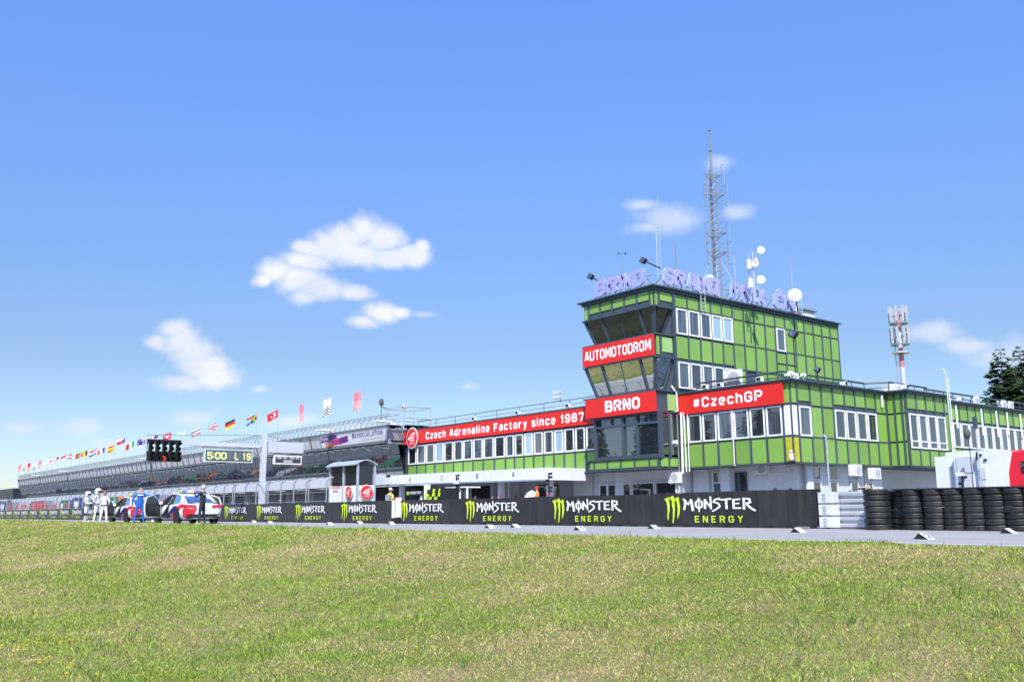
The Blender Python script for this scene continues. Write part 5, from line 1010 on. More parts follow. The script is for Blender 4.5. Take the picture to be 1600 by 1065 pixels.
# ================================================================== MASTS AND ROOF GEAR
def z_at(px, py, Y): return at_y(px, py, Y)
MASTG = mat('mast_grey', (.26, .28, .31), .5, .3)
def mainmast():
    Y = 50; b = at_y(1120, 440, Y); x = b.x; t = thing('antenna_mast', (x, Y, 13.8), 'tall lattice antenna mast with a slim top pole rising from the tower roof', 'mast')
    zt = at_y(1111, 276, Y).z; zp = at_y(1108, 205, Y).z; m = MB(); r = .30; A = [Vector((x+r*math.cos(a), Y+r*math.sin(a), 0)) for a in (.4, .4+2.094, .4+4.189)]
    for p in A: m.tube((p.x, p.y, 13.8), (p.x, p.y, zt), .045)
    z = 13.9; k = 0
    while z < zt-.5:
        for i in range(3): p, q = A[i], A[(i+1) % 3]; m.tube((p.x, p.y, z), (q.x, q.y, z+.5), .02, n=4).tube((p.x, p.y, z), (q.x, q.y, z), .02, n=4)
        z += .5
    m.build('lattice', MASTG, t)
    MB().tube((x, Y, zt-.3), (x, Y, zt+1.4), .09).tube((x, Y, zt+1.4), (x, Y, zp-.1), .065).tube((x, Y, zp), (x, Y, zp+.12), .12).tube((x, Y, zt+1.9), (x, Y, zt+2.0), .13).tube((x, Y, zp-1.5), (x, Y, zp-1.35), .12).build('top_pole', MASTG, t)
    for zz in (zt, (zt+18.5)/2+1.2, 19.6, 18.2):   # outrigger rings with dipoles
        m = MB(); R = .85 if zz < zt-.2 else .65
        for i in range(3):
            a = .4+i*2.094; p = Vector((x+R*math.cos(a), Y+R*math.sin(a), zz)); q = Vector((x+R*math.cos(a+2.094), Y+R*math.sin(a+2.094), zz)); m.tube(p, q, .025, n=4).tube((x, Y, zz-.5), p, .025, n=4).tube((x, Y, zz+.3), p, .02, n=4)
        m.build('outrigger', DGALV, t); m = MB()
        for i in range(3):
            a = .4+i*2.094; p = Vector((x+R*math.cos(a), Y+R*math.sin(a), zz)); m.tube(p+Vector((.06, 0, -.9)), p+Vector((.06, 0, .7)), .03, n=5).tube(p+Vector((.3, 0, -.9)), p+Vector((.3, 0, .7)), .018, n=4).tube(p+Vector((.06, 0, .7)), p+Vector((.3, 0, .7)), .018, n=4).tube(p+Vector((.06, 0, -.9)), p+Vector((.3, 0, -.9)), .018, n=4)
        m.build('dipole', MASTG, t)
    m = MB(); rr = random.Random(2); z = 14.2
    while z < zt: m.path([(x+.45, Y, z), (x+.75, Y+.1, z+.2), (x+.8, Y, z+.5), (x+.5, Y, z+.7)], .015, 4).path([(x-.4, Y, z+.2), (x-.7, Y, z+.5), (x-.62, Y, z+.9)], .015, 4); z += .75
    m.build('whisker', DGALV, t); m = MB()
    for a in (0.2, 2.3, 4.4, 5.4): m.tube((x+.5*math.cos(a), Y+.5*math.sin(a), 17.4), (x+2.3*math.cos(a), Y+2.3*math.sin(a)*.9, 13.85), .014, n=4).tube((x, Y, 14.9), (x+2.4*math.cos(a), Y+2.3*math.sin(a), 14.6), .014, n=4)
    m.build('stay', MASTG, t)
mainmast()
def mk(name, px, y0, y1, Y, lab, cat, r=.03, m=GALV):
    a, b = at_y(px, y0, Y), at_y(px, y1, Y); t = thing(name, (b.x, Y, b.z), lab, cat); MB().tube((b.x, Y, min(b.z, 13.8)), (b.x, Y, a.z), r, r*.7).build('pole', m, t); return t, b.x, a.z
t, x, z = mk('dipole_antenna', 1028, 320, 440, 46, 'twin pole antenna with cross links left of the tall mast', 'antenna', .06)
m = MB(); m.tube((x+.28, 46, 13.8), (x+.28, 46, z+.6), .025)
for q in range(5): m.tube((x, 46, 14.6+q*1.3), (x+.28, 46, 14.6+q*1.3), .03).ball((x+.28, 46, 15.0+q*1.3), .05, 6)
m.build('element', GALV, t)
t, x, z = mk('wind_sensor', 973, 394, 440, 44, 'thin pole with a wind sensor on the left front of the tower roof', 'sensor', .018, DGALV); MB().tube((x-.35, 44, z), (x+.35, 44, z-.15), .015).ball((x-.35, 44, z), .06, 6).ball((x+.35, 44, z-.15), .07, 6).build('cross_arm', BLACK, t)
mk('bare_pole', 1057, 377, 440, 46, 'bare brown pole between the twin antenna and the tall mast', 'pole', .055, mat('brown_pole', (.25, .2, .17), .6))
mk('whip_antenna', 1150, 397, 455, 47, 'thin whip antenna on a thicker stub right of the tall mast', 'antenna', .022)
t, x, z = mk('dish_mast', 1180, 392, 470, 48, 'lattice pole with small white dishes and panel antennas', 'mast', .07)
def dish(root, c, r, ax=(0.5, -.8, .1), m=WHITE):
    c = Vector(c); ax = Vector(ax).normalized(); q = ax.to_track_quat('Z', 'Y'); mb = MB().lathe([(.001, -.28*r), (r*.5, -.22*r), (r*.85, -.07*r), (r, .02*r), (r*.97, .05*r), (.001, -.18*r)], n=18)
    mb.v = [tuple(c+q @ Vector(v)) for v in mb.v]; return mb.build('dish', m, root, smooth=True)
m = MB(); m.tube((x-.35, 48, 13.8), (x-.35, 48, z-.1), .04).tube((x+.05, 48.3, 13.8), (x+.05, 48.3, z), .035)
zz = 13.9
while zz < z-.3: m.tube((x-.35, 48, zz), (x, 48, zz+.4), .015, n=4); zz += .4
for px, py in ((1188, 391), (1188, 437)): p = at_y(px, py, 48); m.tube((x, 48, p.z-.25), (p.x, 48, p.z), .03)
m.build('frame', GALV, t)
for px, py, r in ((1189, 391, .25), (1189, 437, .27), (1180, 412, .22), (1181, 406, .12)): p = at_y(px, py, 47.9); dish(t, p, r, (.6, -.8, .0))
for px, py in ((1170, 413), (1172, 442)): p = at_y(px, py, 47.8); MB().box(p.x-.1, p.x+.1, 47.75, 47.95, p.z-.3, p.z+.3).build('panel_antenna', WHITE, t)
t, x, z = mk('whip_antenna', 1240, 410, 480, 53, 'tall thin whip antenna above the large white dish', 'antenna', .025)
t = thing('satellite_dish', (-38, 53.4, 13.8), 'large round white satellite dish at the right end of the roof sign', 'dish'); p = at_y(1242, 461, 53.3); dish(t, p, .47, (.65, -.75, .12)); MB().tube((p.x, 53.5, 13.8), (p.x, 53.4, p.z), .05).build('stand', BLACK, t)
t = thing('satellite_dish', (-39, 47, 13.8), 'white dish half hidden behind the roof sign under the tall mast', 'dish'); p = at_y(1107, 436, 47); dish(t, p, .38, (.3, -.8, .5)); MB().tube((p.x, 47.1, 13.8), (p.x, 47.1, p.z), .04).build('stand', GALV, t)
t = thing('yagi_antenna', (-38, 55, 14), 'comb shaped antenna pointing right beyond the large dish', 'antenna'); p = at_y(1252, 462, 55); q = at_y(1280, 457, 55); m = MB().tube(p, q, .015)
for i in range(10): c = p.lerp(q, i/9); m.tube(c-Vector((0, 0, .12)), c+Vector((0, 0, .12)), .008, n=3)
m.tube((p.x, 55, 13.8), p, .03).build('boom', GALV, t)
t = thing('roof_railing', (-37.3, 56, 13.8), 'short pale railing beside the chimney at the tower roof end', 'railing'); m = MB()
for y in (54.6, 55.3, 56): m.tube((-37.3, y, 13.8), (-37.3, y, 14.8), .03)
m.tube((-37.3, 54.6, 14.78), (-37.3, 56, 14.78), .03).tube((-37.3, 54.6, 14.3), (-37.3, 56, 14.3), .025).build('rail', WHITE, t)
t = thing('chimney', (-37.8, 57, 13.8), 'small white chimney with a flat cap at the back end of the tower roof', 'chimney'); MB().box(-38.2, -37.35, 56.3, 57.6, 13.8, 14.45).build('stack', PLASTER, t); MB().box(-38.35, -37.2, 56.15, 57.75, 14.5, 14.6).box(-38.1, -37.9, 56.4, 56.6, 14.4, 14.52).box(-37.6, -37.5, 57.3, 57.5, 14.4, 14.52).build('cap', DGALV, t)
def flood(px, py, Y, lab, arm=None, pole=None, X=None, s=1):
    p = at_y(px, py, Y) if X is None else at_x(px, py, X); t = thing('floodlight', (p.x, p.y, p.z), lab, 'floodlight'); c = Vector(p)
    mb = MB(); w, h, d = .2*s, .17*s, .11*s; R = Matrix.Rotation(.5, 3, 'Y') @ Matrix.Rotation(-.35, 3, 'X'); mb.box(-w, w, -d, d, -h, h); mb.v = [tuple(c+R @ Vector(v)) for v in mb.v]; mb.build('housing', BLACK, t)
    mb = MB().box(-w*.85, w*.85, -d-.012, -d-.002, -h*.8, h*.8); mb.v = [tuple(c+R @ Vector(v)) for v in mb.v]; mb.build('lens', G_CURT, t)
    mb = MB()
    if arm: q = at_y(*arm, Y) if X is None else at_x(*arm, X); mb.tube(c, q, .04)
    if pole: q = at_y(*pole, Y) if X is None else at_x(*pole, X); mb.tube((c.x, c.y, c.z), (c.x, c.y, q.z), .035)
    mb.build('arm', BLACK, t)
flood(923, 432, 40.2, 'black floodlight on an arm at the left roof corner of the tower', arm=(938, 441))
flood(1005, 407, 40.6, 'black floodlight on an arm above the word BRNO', arm=(1032, 419))
flood(1239, 522, 44.5, 'black floodlight on a tall thin pole in front of the tower side', pole=(1243, 592), X=-31.5, s=1.2)
flood(1277, 577, 44.8, 'small grey floodlight on the wing roof railing', pole=(1277, 596), X=-29.6, s=.8)
t = thing('roof_ladder', (-36.8, 44.5, 13), 'short metal ladder hooked over the tower roof edge', 'ladder'); m = MB()
for y in (44.15, 44.55): m.path([(-37.5, y, 14.0), (-36.75, y, 14.15), (-36.6, y, 13.8), (-36.62, y, 12.7)], .03)
for i in range(5): m.tube((-36.62, 44.15, 12.8+i*.24), (-36.62, 44.55, 12.8+i*.24), .02)
m.build('frame', GALV, t)
# railings along the wing roofs
def railing(label, pts, z, dz=.62, step=1.2, m=SLATE, thick=.045, name='roof_railing'):
    t = thing(name, (*pts[0], z), label, 'railing'); mb = MB()
    for (x0, y0), (x1, y1) in zip(pts[:-1], pts[1:]):
        L = math.hypot(x1-x0, y1-y0); n = max(1, int(L/step))
        mb.tube((x0, y0, z+dz), (x1, y1, z+dz), thick).tube((x0, y0, z+dz*.5), (x1, y1, z+dz*.5), thick*.6)
        for k in range(n+1): mb.tube((x0+(x1-x0)*k/n, y0+(y1-y0)*k/n, z), (x0+(x1-x0)*k/n, y0+(y1-y0)*k/n, z+dz), .03, n=4)
    mb.build('rail', m, t); return t
railing('thin dark railing on the roof above the long red banner', [(-66.3, 42.3), (-44.2, 42.3)], 7.37, .66, 2.6, thick=.028)
railing('dark railing round the roof of the right office wing', [(-36.3, 43.0), (-30.2, 43.0), (-30.2, 51.3), (-29.0, 52.0), (-29.0, 56.5)], 7.38, .62, 1.3, thick=.06)
railing('dark railing on the roof of the far end of the right wing', [(-29.4, 57), (-29.4, 83)], 7.38, .62, 1.2, thick=.06)
# boxes, lamps and air conditioners on roofs and walls
def ac(loc, rz, lab, w=.82, h=.62, d=.32):
    t = thing('air_conditioner', loc, lab, 'air conditioner', rz=rz); WLOC[t.name] = Vector((0, 0, 0)); MB().box(-w/2, w/2, -d/2, d/2, 0, h).build('casing', WHITE, t, local=True)
    mb = MB().lathe([(.001, -d/2-.012), (h*.40, -d/2-.012), (h*.42, -d/2)], (w*.12, 0, h/2), 18, 'y'); mb.build('fan', mat('fan_grey', (.46, .47, .48), .6), t, local=True)
    mb = MB()
    for i in range(5): mb.box(-w/2+.04, -w*.22, -d/2-.01, -d/2, .1+i*.1, .13+i*.1)
    mb.box(-w*.4, -w*.3, -.1, .1, -.08, 0).box(w*.3, w*.4, -.1, .1, -.08, 0); mb.build('grille', mat('fan_grey', (.3, .3, .3)), t, local=True); return t
p = at_y(1146, 602, 43.3); ac((p.x, 43.3, 7.46), 0, 'large white air conditioner on the roof above the #CzechGP banner', 1.15, 1.08)
for px, py, lab in ((1358, 742, 'white air conditioner on the ground floor wall, left of the pair'),): p = at_x(1337, 743, -28.45); ac((-28.45, p.y, p.z), PI/2, lab)
p = at_x(1367, 748, -28.45); ac((-28.45, p.y, p.z), PI/2, 'white air conditioner with dark grille, right of the pair on the ground floor wall')
p = at_y(1055, 754, 41.5); ac((p.x, 41.5, p.z), 0, 'white air conditioner on the tower wall beside the pipes, below the bay window')
p = at_y(1190, 741, 43.0); ac((p.x, 43.0, p.z), 0, 'white air conditioner tucked under the overhang of the right wing', .9, .6)
for px, py, lab in ((1523, 630, 'white air conditioner on the far wing roof, single'), (1566, 637, 'white air conditioner on the far wing roof, left of a pair'), (1577, 639, 'white air conditioner on the far wing roof, right of a pair'), (1388, 612, 'low white air conditioner on the wing roof near the step'), (1400, 611, 'white air conditioner right at the roof step')):
    p = at_x(px, py, -29.5 if px > 1480 or px < 1390 else -28.6); ac((p.x, p.y, 7.44), PI/2, lab, .8, .6 if px > 1480 else .4)
def rlamp(px, py, lab, Y=None, X=None, z=7.42):
    p = at_y(px, py, Y) if Y else at_x(px, py, X); t = thing('wall_lamp', (p.x, p.y, z), lab, 'lamp'); mb = MB().box(p.x-.17, p.x+.17, p.y-.12, p.y+.12, z+.02, z+.27); mb.build('housing', WHITE, t)
    (MB().box(p.x-.13, p.x+.13, p.y-.135, p.y-.121, z+.06, z+.23) if Y else MB().box(p.x+.172, p.x+.185, p.y-.1, p.y+.1, z+.06, z+.23)).build('lens', DARK, t); MB().tube((p.x, p.y, z-.1), (p.x, p.y, z+.05), .03).build('bracket', DGALV, t)
for px, py, lab in ((1102, 603, 'white lamp box on the wing roof edge left of the larger air conditioner'), (1125, 601, 'small white lamp directly beside the large roof air conditioner'), (1187, 591, 'white lamp box on the roof edge above the letters GP')): rlamp(px, py, lab, Y=42.0)
for px, py, lab in ((1318, 597, 'white lamp box on the side roof edge of the right wing'), (1480, 615, 'white lamp box beside the tall thin pole on the roof'), (1500, 622, 'small lamp box right of the tall thin pole')): rlamp(px, py, lab, X=-29.2 if px < 1400 else -28.9)
rlamp(1414, 607, 'white lamp box on the roof corner under the red mobile mast', X=-27.8)
for px, lab in ((741, 'white floodlight box left of centre on the long wing roof'), (809, 'white floodlight box in the middle of the long wing roof'), (888, 'white floodlight box near the tower on the long wing roof')): rlamp(px, 645, lab, Y=41.9)
t = thing('camera_cluster', (-29.3, 42.2, 7.4), 'cluster of small white cameras at the corner of the right wing roof', 'cameras'); mb = MB()
for dx, dy, dz in ((0, 0, .15), (.15, .5, .2), (-.1, .9, .1), (.1, 1.3, .25), (0, .3, .3)): mb.box(-29.2+dx-.09, -29.2+dx+.09, 42.1+dy-.16, 42.1+dy+.16, 7.4+dz, 7.4+dz+.13).tube((-29.2+dx, 42.1+dy, 7.38), (-29.2+dx, 42.1+dy, 7.45+dz), .02)
mb.build('housing', WHITE, t)
t = thing('wall_camera', (-29, 41.9, 3.0), 'white camera on the lower corner of the right wing', 'camera'); MB().box(-29.15, -28.98, 41.75, 41.9, 3.05, 3.4).ball((-29.06, 41.8, 3.5), .08).build('housing', WHITE, t); MB().box(-29.5, -28.9, 41.8, 41.95, 2.85, 2.97).path([(-29.5, 41.8, 2.85), (-29.3, 41.8, 2.72), (-29.0, 41.8, 2.75), (-28.9, 42.2, 2.8)], .02).build('cable', BLACK, t)
t = thing('pole_mounted_speakers', (-38, 43, 7.4), 'pole with four small lamps on the long wing roof near the tower', 'lamps'); p = at_y(870, 612, 43.5); mb = MB().tube((p.x, 43.5, 7.3), (p.x, 43.5, p.z), .04).tube((p.x+.35, 43.5, 7.3), (p.x+.35, 43.5, p.z), .04)
for z in (p.z-.15, p.z-.5): mb.box(p.x-.25, p.x+.1, 43.3, 43.5, z, z+.2).box(p.x+.25, p.x+.6, 43.3, 43.5, z, z+.2)
mb.build('frame', mat('pale_galvanised', (.7, .7, .7)), t)
# pipes and cables at the junction tower / wing
t = thing('pipe_bundle', (-36.6, 41.7, 3), 'white pipe and cable bundle with camera at the corner between tower and right wing', 'pipes')
MB().path([(-37.2, 41.75, 7.9), (-36.75, 41.7, 7.4), (-36.72, 41.7, 6.3), (-37.2, 41.6, 6.2)], .05).tube((-36.55, 41.75, 2.6), (-36.5, 41.75, 6.2), .07).tube((-36.3, 41.8, 2.7), (-36.35, 41.8, 6.2), .04).build('pipe', WHITE, t)
MB().path([(-36.7, 41.6, 6.1), (-36.68, 41.6, 2.5), (-36.6, 41.7, .5)], .03).build('cable', DGALV, t); MB().box(-36.9, -36.6, 41.3, 41.5, 4.35, 4.55).tube((-36.75, 41.4, 4.2), (-36.75, 41.6, 4.35), .05).build('camera', WHITE, t)
# mobile phone mast far behind
GRW_ = mat('antenna_grey', (.50, .52, .54), .5); t = thing('mobile_phone_mast', (-59, 110, 0), 'red and white tubular phone mast with two rings of white panel antennas, behind the wing', 'mast'); Y = 110; p = at_y(1412, 600, Y); top = at_y(1403, 486, Y).z; x = p.x; seg = 8; REDW = mat('faded_red_paint', (.48, .20, .24), .5)
for i in range(seg):
    z0 = 6+(top-6)*i/seg; z1 = 6+(top-6)*(i+1)/seg; MB().tube((x, Y, z0), (x, Y, z1), .44-.025*i, .44-.025*(i+1), 12).build('tube_section', REDW if i % 2 else GRW_, t)
for zc, R in ((top-.3, 1.05), (at_y(1407, 522, Y).z, 1.05)):
    for k in range(8):
        a = k*PI/4+.3; c = Vector((x+R*math.cos(a), Y+R*math.sin(a), zc)); MB().box(c.x-.10, c.x+.10, c.y-.1, c.y+.1, zc-1.1, zc+.9).build('panel_antenna', GRW_, t)
    mb = MB().lathe([(.6, -1.4), (R+.1, -1.4), (R+.1, -1.3), (.6, -1.3)], (x, Y, zc), 16)
    for k in range(8): a = k*PI/4+.3; mb.tube((x, Y, zc-.3), (x+R*math.cos(a), Y+R*math.sin(a), zc-.3), .05)
    mb.build('platform', DGALV, t)
MB().lathe([(.4, -.1), (1.1, -.1), (1.1, .08), (.4, .08)], (x, Y, at_y(1408, 551, Y).z), 14).build('ring', GALV, t); mb = MB().tube((x-.75, Y-.2, 6), (x-.6, Y-.2, top-2), .05, n=4)
z = 6
while z < top-2: mb.tube((x-.75, Y-.2, z), (x-.4, Y-.1, z), .03, n=3); z += .4
mb.build('ladder', DGALV, t)
# thin poles
def pole(px, yt, Y, lab, r=.045, hook=True, m=GALV, cat='pole'):
    p = at_y(px, yt, Y); t = thing('slim_pole', (p.x, Y, 0), lab, cat); mb = MB().tube((p.x, Y, 0), (p.x, Y, p.z), r, r*.8)
    if hook: mb.path([(p.x, Y, p.z), (p.x-.1, Y, p.z+.12), (p.x-.3, Y, p.z+.02)], r*.8)
    mb.build('pole', m, t); return t, p
pole(1477, 580, 38, 'tall pale pole with a hooked top rising above the right wing roof', .03, m=mat('pale_galvanised', (.7, .7, .7)))
pole(1481, 590, 38, 'second pale pole right beside the tall hooked one', .03, hook=False, m=mat('pale_galvanised', (.7, .7, .7)))
pole(1290.5, 683, 38, 'slim grey pole with small lamp head before the wing side wall', .045)
t, p = pole(1523, 655, 36, 'short pole with a dark speaker box before the far wing windows', .03, hook=False); MB().box(p.x-.05, p.x+.05, 35.9, 36.1, p.z-.35, p.z+.1).build('speaker', SLATE, t)
t, p = pole(1513, 680, 27, 'thin black pole carrying a furry grey microphone windshield', .014, hook=False, m=BLACK, cat='microphone'); mb = MB().ball((p.x-.03, 27, p.z+.05), .10, 14, sz=1.6); mb.build('windshield', mat('fur_grey', (.09, .09, .09), .9), t, smooth=True)
def campole(px, yt, Y, lab, col=BLACK, s_=1.0):
    p = at_y(px, yt, Y); t = thing('camera_pole', (p.x, Y, 0), lab, 'camera pole'); x = p.x; MB().tube((x, Y, 0), (x, Y, p.z), .03).build('pole', col, t)
    mb = MB(); rr = random.Random(int(px))
    for k in range(6): z = p.z-.05-k*.17; s = rr.choice((-1, 1)); mb.box(x+s*.02, x+s*(.12+rr.random()*.12)*s_, Y-.08*s_, Y+.06*s_, z-.06*s_, z+.05*s_)
    mb.build('fitting', BLACK, t); MB().box(x-.22*s_, x+.12*s_, Y-.12*s_, Y+.02, p.z-.02, p.z+.13*s_).build('camera', WHITE, t); return t
campole(713.5, 741, 30, 'black camera pole with white cameras in front of the white shelter'); campole(714.5, 755, 29.5, 'lower bracketed camera stand beside the taller camera pole'); campole(857.5, 738, 30, 'black camera pole in front of the canopy right end'); campole(1503, 742, 25, 'black pole with a white camera beside the masked person', s_=.55)

# ================================================================== TRUCKS, VAN
GRW = mat('container_white', (.70, .74, .77), .45, var=.04, dirt=((.5, .53, .55), .2)); GRP = mat('grille_grey', (.52, .56, .60), .5, var=.1, scale=20)
t = thing('equipment_container', (-18, 38, 0), 'pale grey white equipment trailer with ventilated panels behind the tyre row', 'trailer')
def bxp(name, m, x0, x1, yt, Y0, Y1, root, yb=None, z0=0):
    a, b = at_y(x0, yt, Y0), at_y(x1, yt, Y0); zz = z0 if yb is None else at_y((x0+x1)/2, yb, Y0).z; return MB().box(a.x, b.x, Y0, Y1, zz, (a.z+b.z)/2).build(name, m, root)
bxp('door', GRW, 1460, 1478, 713, 37.4, 37.5, t); bxp('side_box', GRW, 1477, 1490, 706, 37.6, 42, t); bxp('body', GRW, 1489, 1524, 704, 37.2, 43, t); bxp('body', GRW, 1524.5, 1550, 702.5, 37.0, 43, t)
bxp('vent_panel', GRP, 1493, 1520, 713, 37.15, 37.2, t, 738); bxp('vent_panel', GRP, 1493, 1520, 740, 37.15, 37.2, t, 768); bxp('vent_panel', GRP, 1529, 1539, 730, 36.95, 37.0, t, 748); bxp('vent_panel', GRP, 1529, 1539, 750, 36.95, 37.0, t, 767); bxp('vent_panel', GRP, 1480, 1486, 728, 37.55, 37.6, t, 765)
bxp('slot', BLACK, 1527.5, 1533, 709, 36.94, 37.0, t, 711.5); bxp('slot', BLACK, 1536, 1541, 716.5, 36.94, 37.0, t, 719); bxp('handle', BLACK, 1524.2, 1525.4, 706, 36.9, 36.98, t, 718)
bxp('open_door', GRW, 1547, 1571, 707, 36.0, 36.1, t)
t = thing('red_race_truck', (-14, 38, 0), 'red truck trailer with slanted white edge and dark window at the right edge', 'truck')
Y = 37.5; P = [at_y(1565, 772, Y), at_y(1640, 772, Y), at_y(1640, 706, Y), at_y(1578, 705, Y)]; P[0].z = .6; P[1].z = .6; RT = mat('truck_red', (.66, .02, .04), .3, var=.03, spec=.6)
MB().slab([P[0], P[1], P[2], P[3]], (0, 2.5, 0)).build('body', RT, t)
a, b, c, d = at_y(1562, 772, Y-.02), at_y(1566, 772, Y-.02), at_y(1581, 706, Y-.02), at_y(1576, 705, Y-.02); a.z = b.z = .6; MB().slab([a, b, c, d], (0, .015, 0)).build('white_stripe', LETTER, t)
bxp('window_pane', G_DARK, 1594, 1612, 720, Y-.03, Y-.005, t, 738); a = at_y(1556, 703.5, 40); MB().box(a.x, a.x+6, 40.1, 43, .6, a.z-.02).build('front_box', RT, t)
mb = MB()
for k in range(3): mb.lathe([(.001, -.15), (.45, -.15), (.5, -.1), (.5, .15), (.001, .15)], (P[0].x+1.2+k*1.2, Y+.3, .5), 16, 'y')
mb.build('wheels', RUBBER, t)
t = thing('chequered_van', (-38, 33, 0), 'dark van with lime green chequers beside the white glazed shelter', 'van'); Y = 33; a, b = at_y(664, 765, Y), at_y(697, 764, Y); zt = a.z+.08
L = b.x-a.x; MB().slab([(a.x, Y, .3), (b.x, Y, .3), (b.x, Y, zt), (a.x+.28*L, Y, zt), (a.x+.10*L, Y, zt-.2), (a.x, Y, 1.1)], (0, 1.8, 0)).build('body', BLACK, t); mb = MB(); h = (zt-1.15)/3
for i, j, w_ in ((0, 1, .15), (2, 1, .14), (4, 1, .11), (0, 0, .1), (1, 0, .15), (3, 0, .13), (2, 2, .12), (4, 2, .08), (0, 2, .05)):
    x0_ = a.x+L*(.02+.14*i+.03*j); z0_ = 1.2+h*j*.93; mb.poly([(x0_, Y-.01, z0_), (x0_+L*w_, Y-.01, z0_), (x0_+L*(w_+.03), Y-.01, z0_+h*.85), (x0_+L*.03, Y-.01, z0_+h*.85)])
mb.build('chequer', LIME, t); mb = MB().lathe([(.001, -.1), (.33, -.1), (.33, .1), (.001, .1)], (a.x+.8, Y+.1, .33), 14, 'y').lathe([(.001, -.1), (.33, -.1), (.33, .1), (.001, .1)], (b.x-.8, Y+.1, .33), 14, 'y'); mb.build('wheels', RUBBER, t)
MB().box(a.x+.12*L, a.x+.26*L, Y-.012, Y-.002, zt-.35, zt-.08).build('side_window', G_DARK, t)
t = thing('glazed_shelter', (-35, 34, 0), 'white framed glazed shelter right of the chequered van', 'shelter'); a, b = at_y(698, 764, 34), at_y(730, 762, 34); n = 3; zt = a.z+.05; mb = MB()
for k in range(n+1): x = a.x+(b.x-a.x)*k/n; mb.box(x-.05, x+.05, 33.95, 34.05, 0, zt)
mb.box(a.x-.05, b.x+.05, 33.9, 35, zt, zt+.08); mb.build('frame', WHITE, t)
for k in range(n): x = a.x+(b.x-a.x)*k/n; block('glass_pane', G_CURT, t, x+.06, x+(b.x-a.x)/n-.06, 33.99, 34.01, .1, zt)
t = thing('hanging_board', (-38, 30, 0), 'black board with white and lime lettering on a raised stand behind the wall', 'board'); a, b = at_y(634, 767, 31), at_y(661, 766, 31); z0, z1 = at_y(640, 774, 31).z, at_y(640, 766.5, 31).z
MB().box(a.x, b.x, 31, 31.05, z0, z1).build('board', BLACK, t); lettering('lettering', 'MONSTER', t, (a.x+.55, 30.99, z0+.1), (1, 0, 0), (0, 0, 1), (z1-z0)*.5, (b.x-a.x)*.62, LETTER, t=1.3); MB().box(a.x+.15, a.x+.4, 30.985, 30.995, z0+.06, z1-.05).build('claw', LIME, t); MB().tube((a.x+1.8, 31.1, 0), (b.x-.3, 31.1, z0), .05).tube((b.x-.6, 31.1, 0), (b.x-.4, 31.1, z0), .04).build('stand', WHITE, t)
t = thing('video_screen', (-335, 60, 0), 'big dark video screen at the far left edge', 'screen'); a, b = at_y(-26, 765, 60), at_y(21, 764, 60); z0, z1 = at_y(10, 779, 60).z, at_y(10, 763.5, 60).z; MB().box(a.x, b.x, 60, 61.5, z0, z1).build('screen', mat('screen_navy', (.012, .02, .035), .4), t); MB().box(a.x+10, a.x+11, 60.5, 61, 0, z0).box(b.x-12, b.x-11, 60.5, 61, 0, z0).build('support', DGALV, t)

# ================================================================== TREES
NEED = mat('spruce_needles', (.028, .060, .018), .7, var=.5, scale=.9); NEED2 = mat('spruce_needles_light', (.055, .10, .03), .7, var=.4, scale=1.2); BARK = mat('bark', (.10, .07, .05), .9, var=.3); LEAF = mat('leaf_green', (.05, .09, .02), .7, var=.5, scale=.6); LEAF2 = mat('leaf_green_light', (.09, .15, .035), .7, var=.4, scale=.8)
def spruce_mesh(seed, H=15, W=3.6, nw=34, nb=13):
    r = random.Random(seed); mb = MB(); tk = MB().tube((0, 0, 0), (0, 0, H*.98), .24, .015, 8)
    for k in range(nw):
        t = (k+.5)/nw; z = H*(.08+.92*t**.92); L = W*(1-t)**.72*r.uniform(.75, 1.1)+.12
        for b in range(max(4, int(nb*(1-t*.45)))):
            a = r.uniform(0, 2*PI); l = L*r.uniform(.6, 1.18); d = Vector((math.cos(a), math.sin(a), 0)); sd = Vector((-d.y, d.x, 0)); drop = r.uniform(.10, .35)
            if l > .5: tk.tube((0, 0, z), tuple(d*l*.8+Vector((0, 0, z-drop*l*.8))), .03, .008, 3)
            n = max(2, int(l/.32))
            for i in range(1, n+1):
                u = i/n; c = d*l*u+Vector((0, 0, z-drop*l*u*u+.12*l*u)); w = (.22+.34*(1-u))*min(1, l)*1.1
                for q in range(3):
                    e = Vector((r.gauss(0, .12), r.gauss(0, .12), r.gauss(0, .07))); s = w*r.uniform(.6, 1.4); mi = 1 if r.random() < .3 else 0
                    mb.poly([c+e, c+e+d*s*.7+sd*s*r.uniform(.5, 1.2)-Vector((0, 0, s*.55)), c+e+d*s*1.1-Vector((0, 0, s*.1))], mi); mb.poly([c+e, c+e+d*s*1.1-Vector((0, 0, s*.2)), c+e+d*s*.6-sd*s*r.uniform(.5, 1.2)-Vector((0, 0, s*.5))], mi)
    return mb.mesh('crown', [NEED, NEED2]), tk.mesh('trunk', BARK)
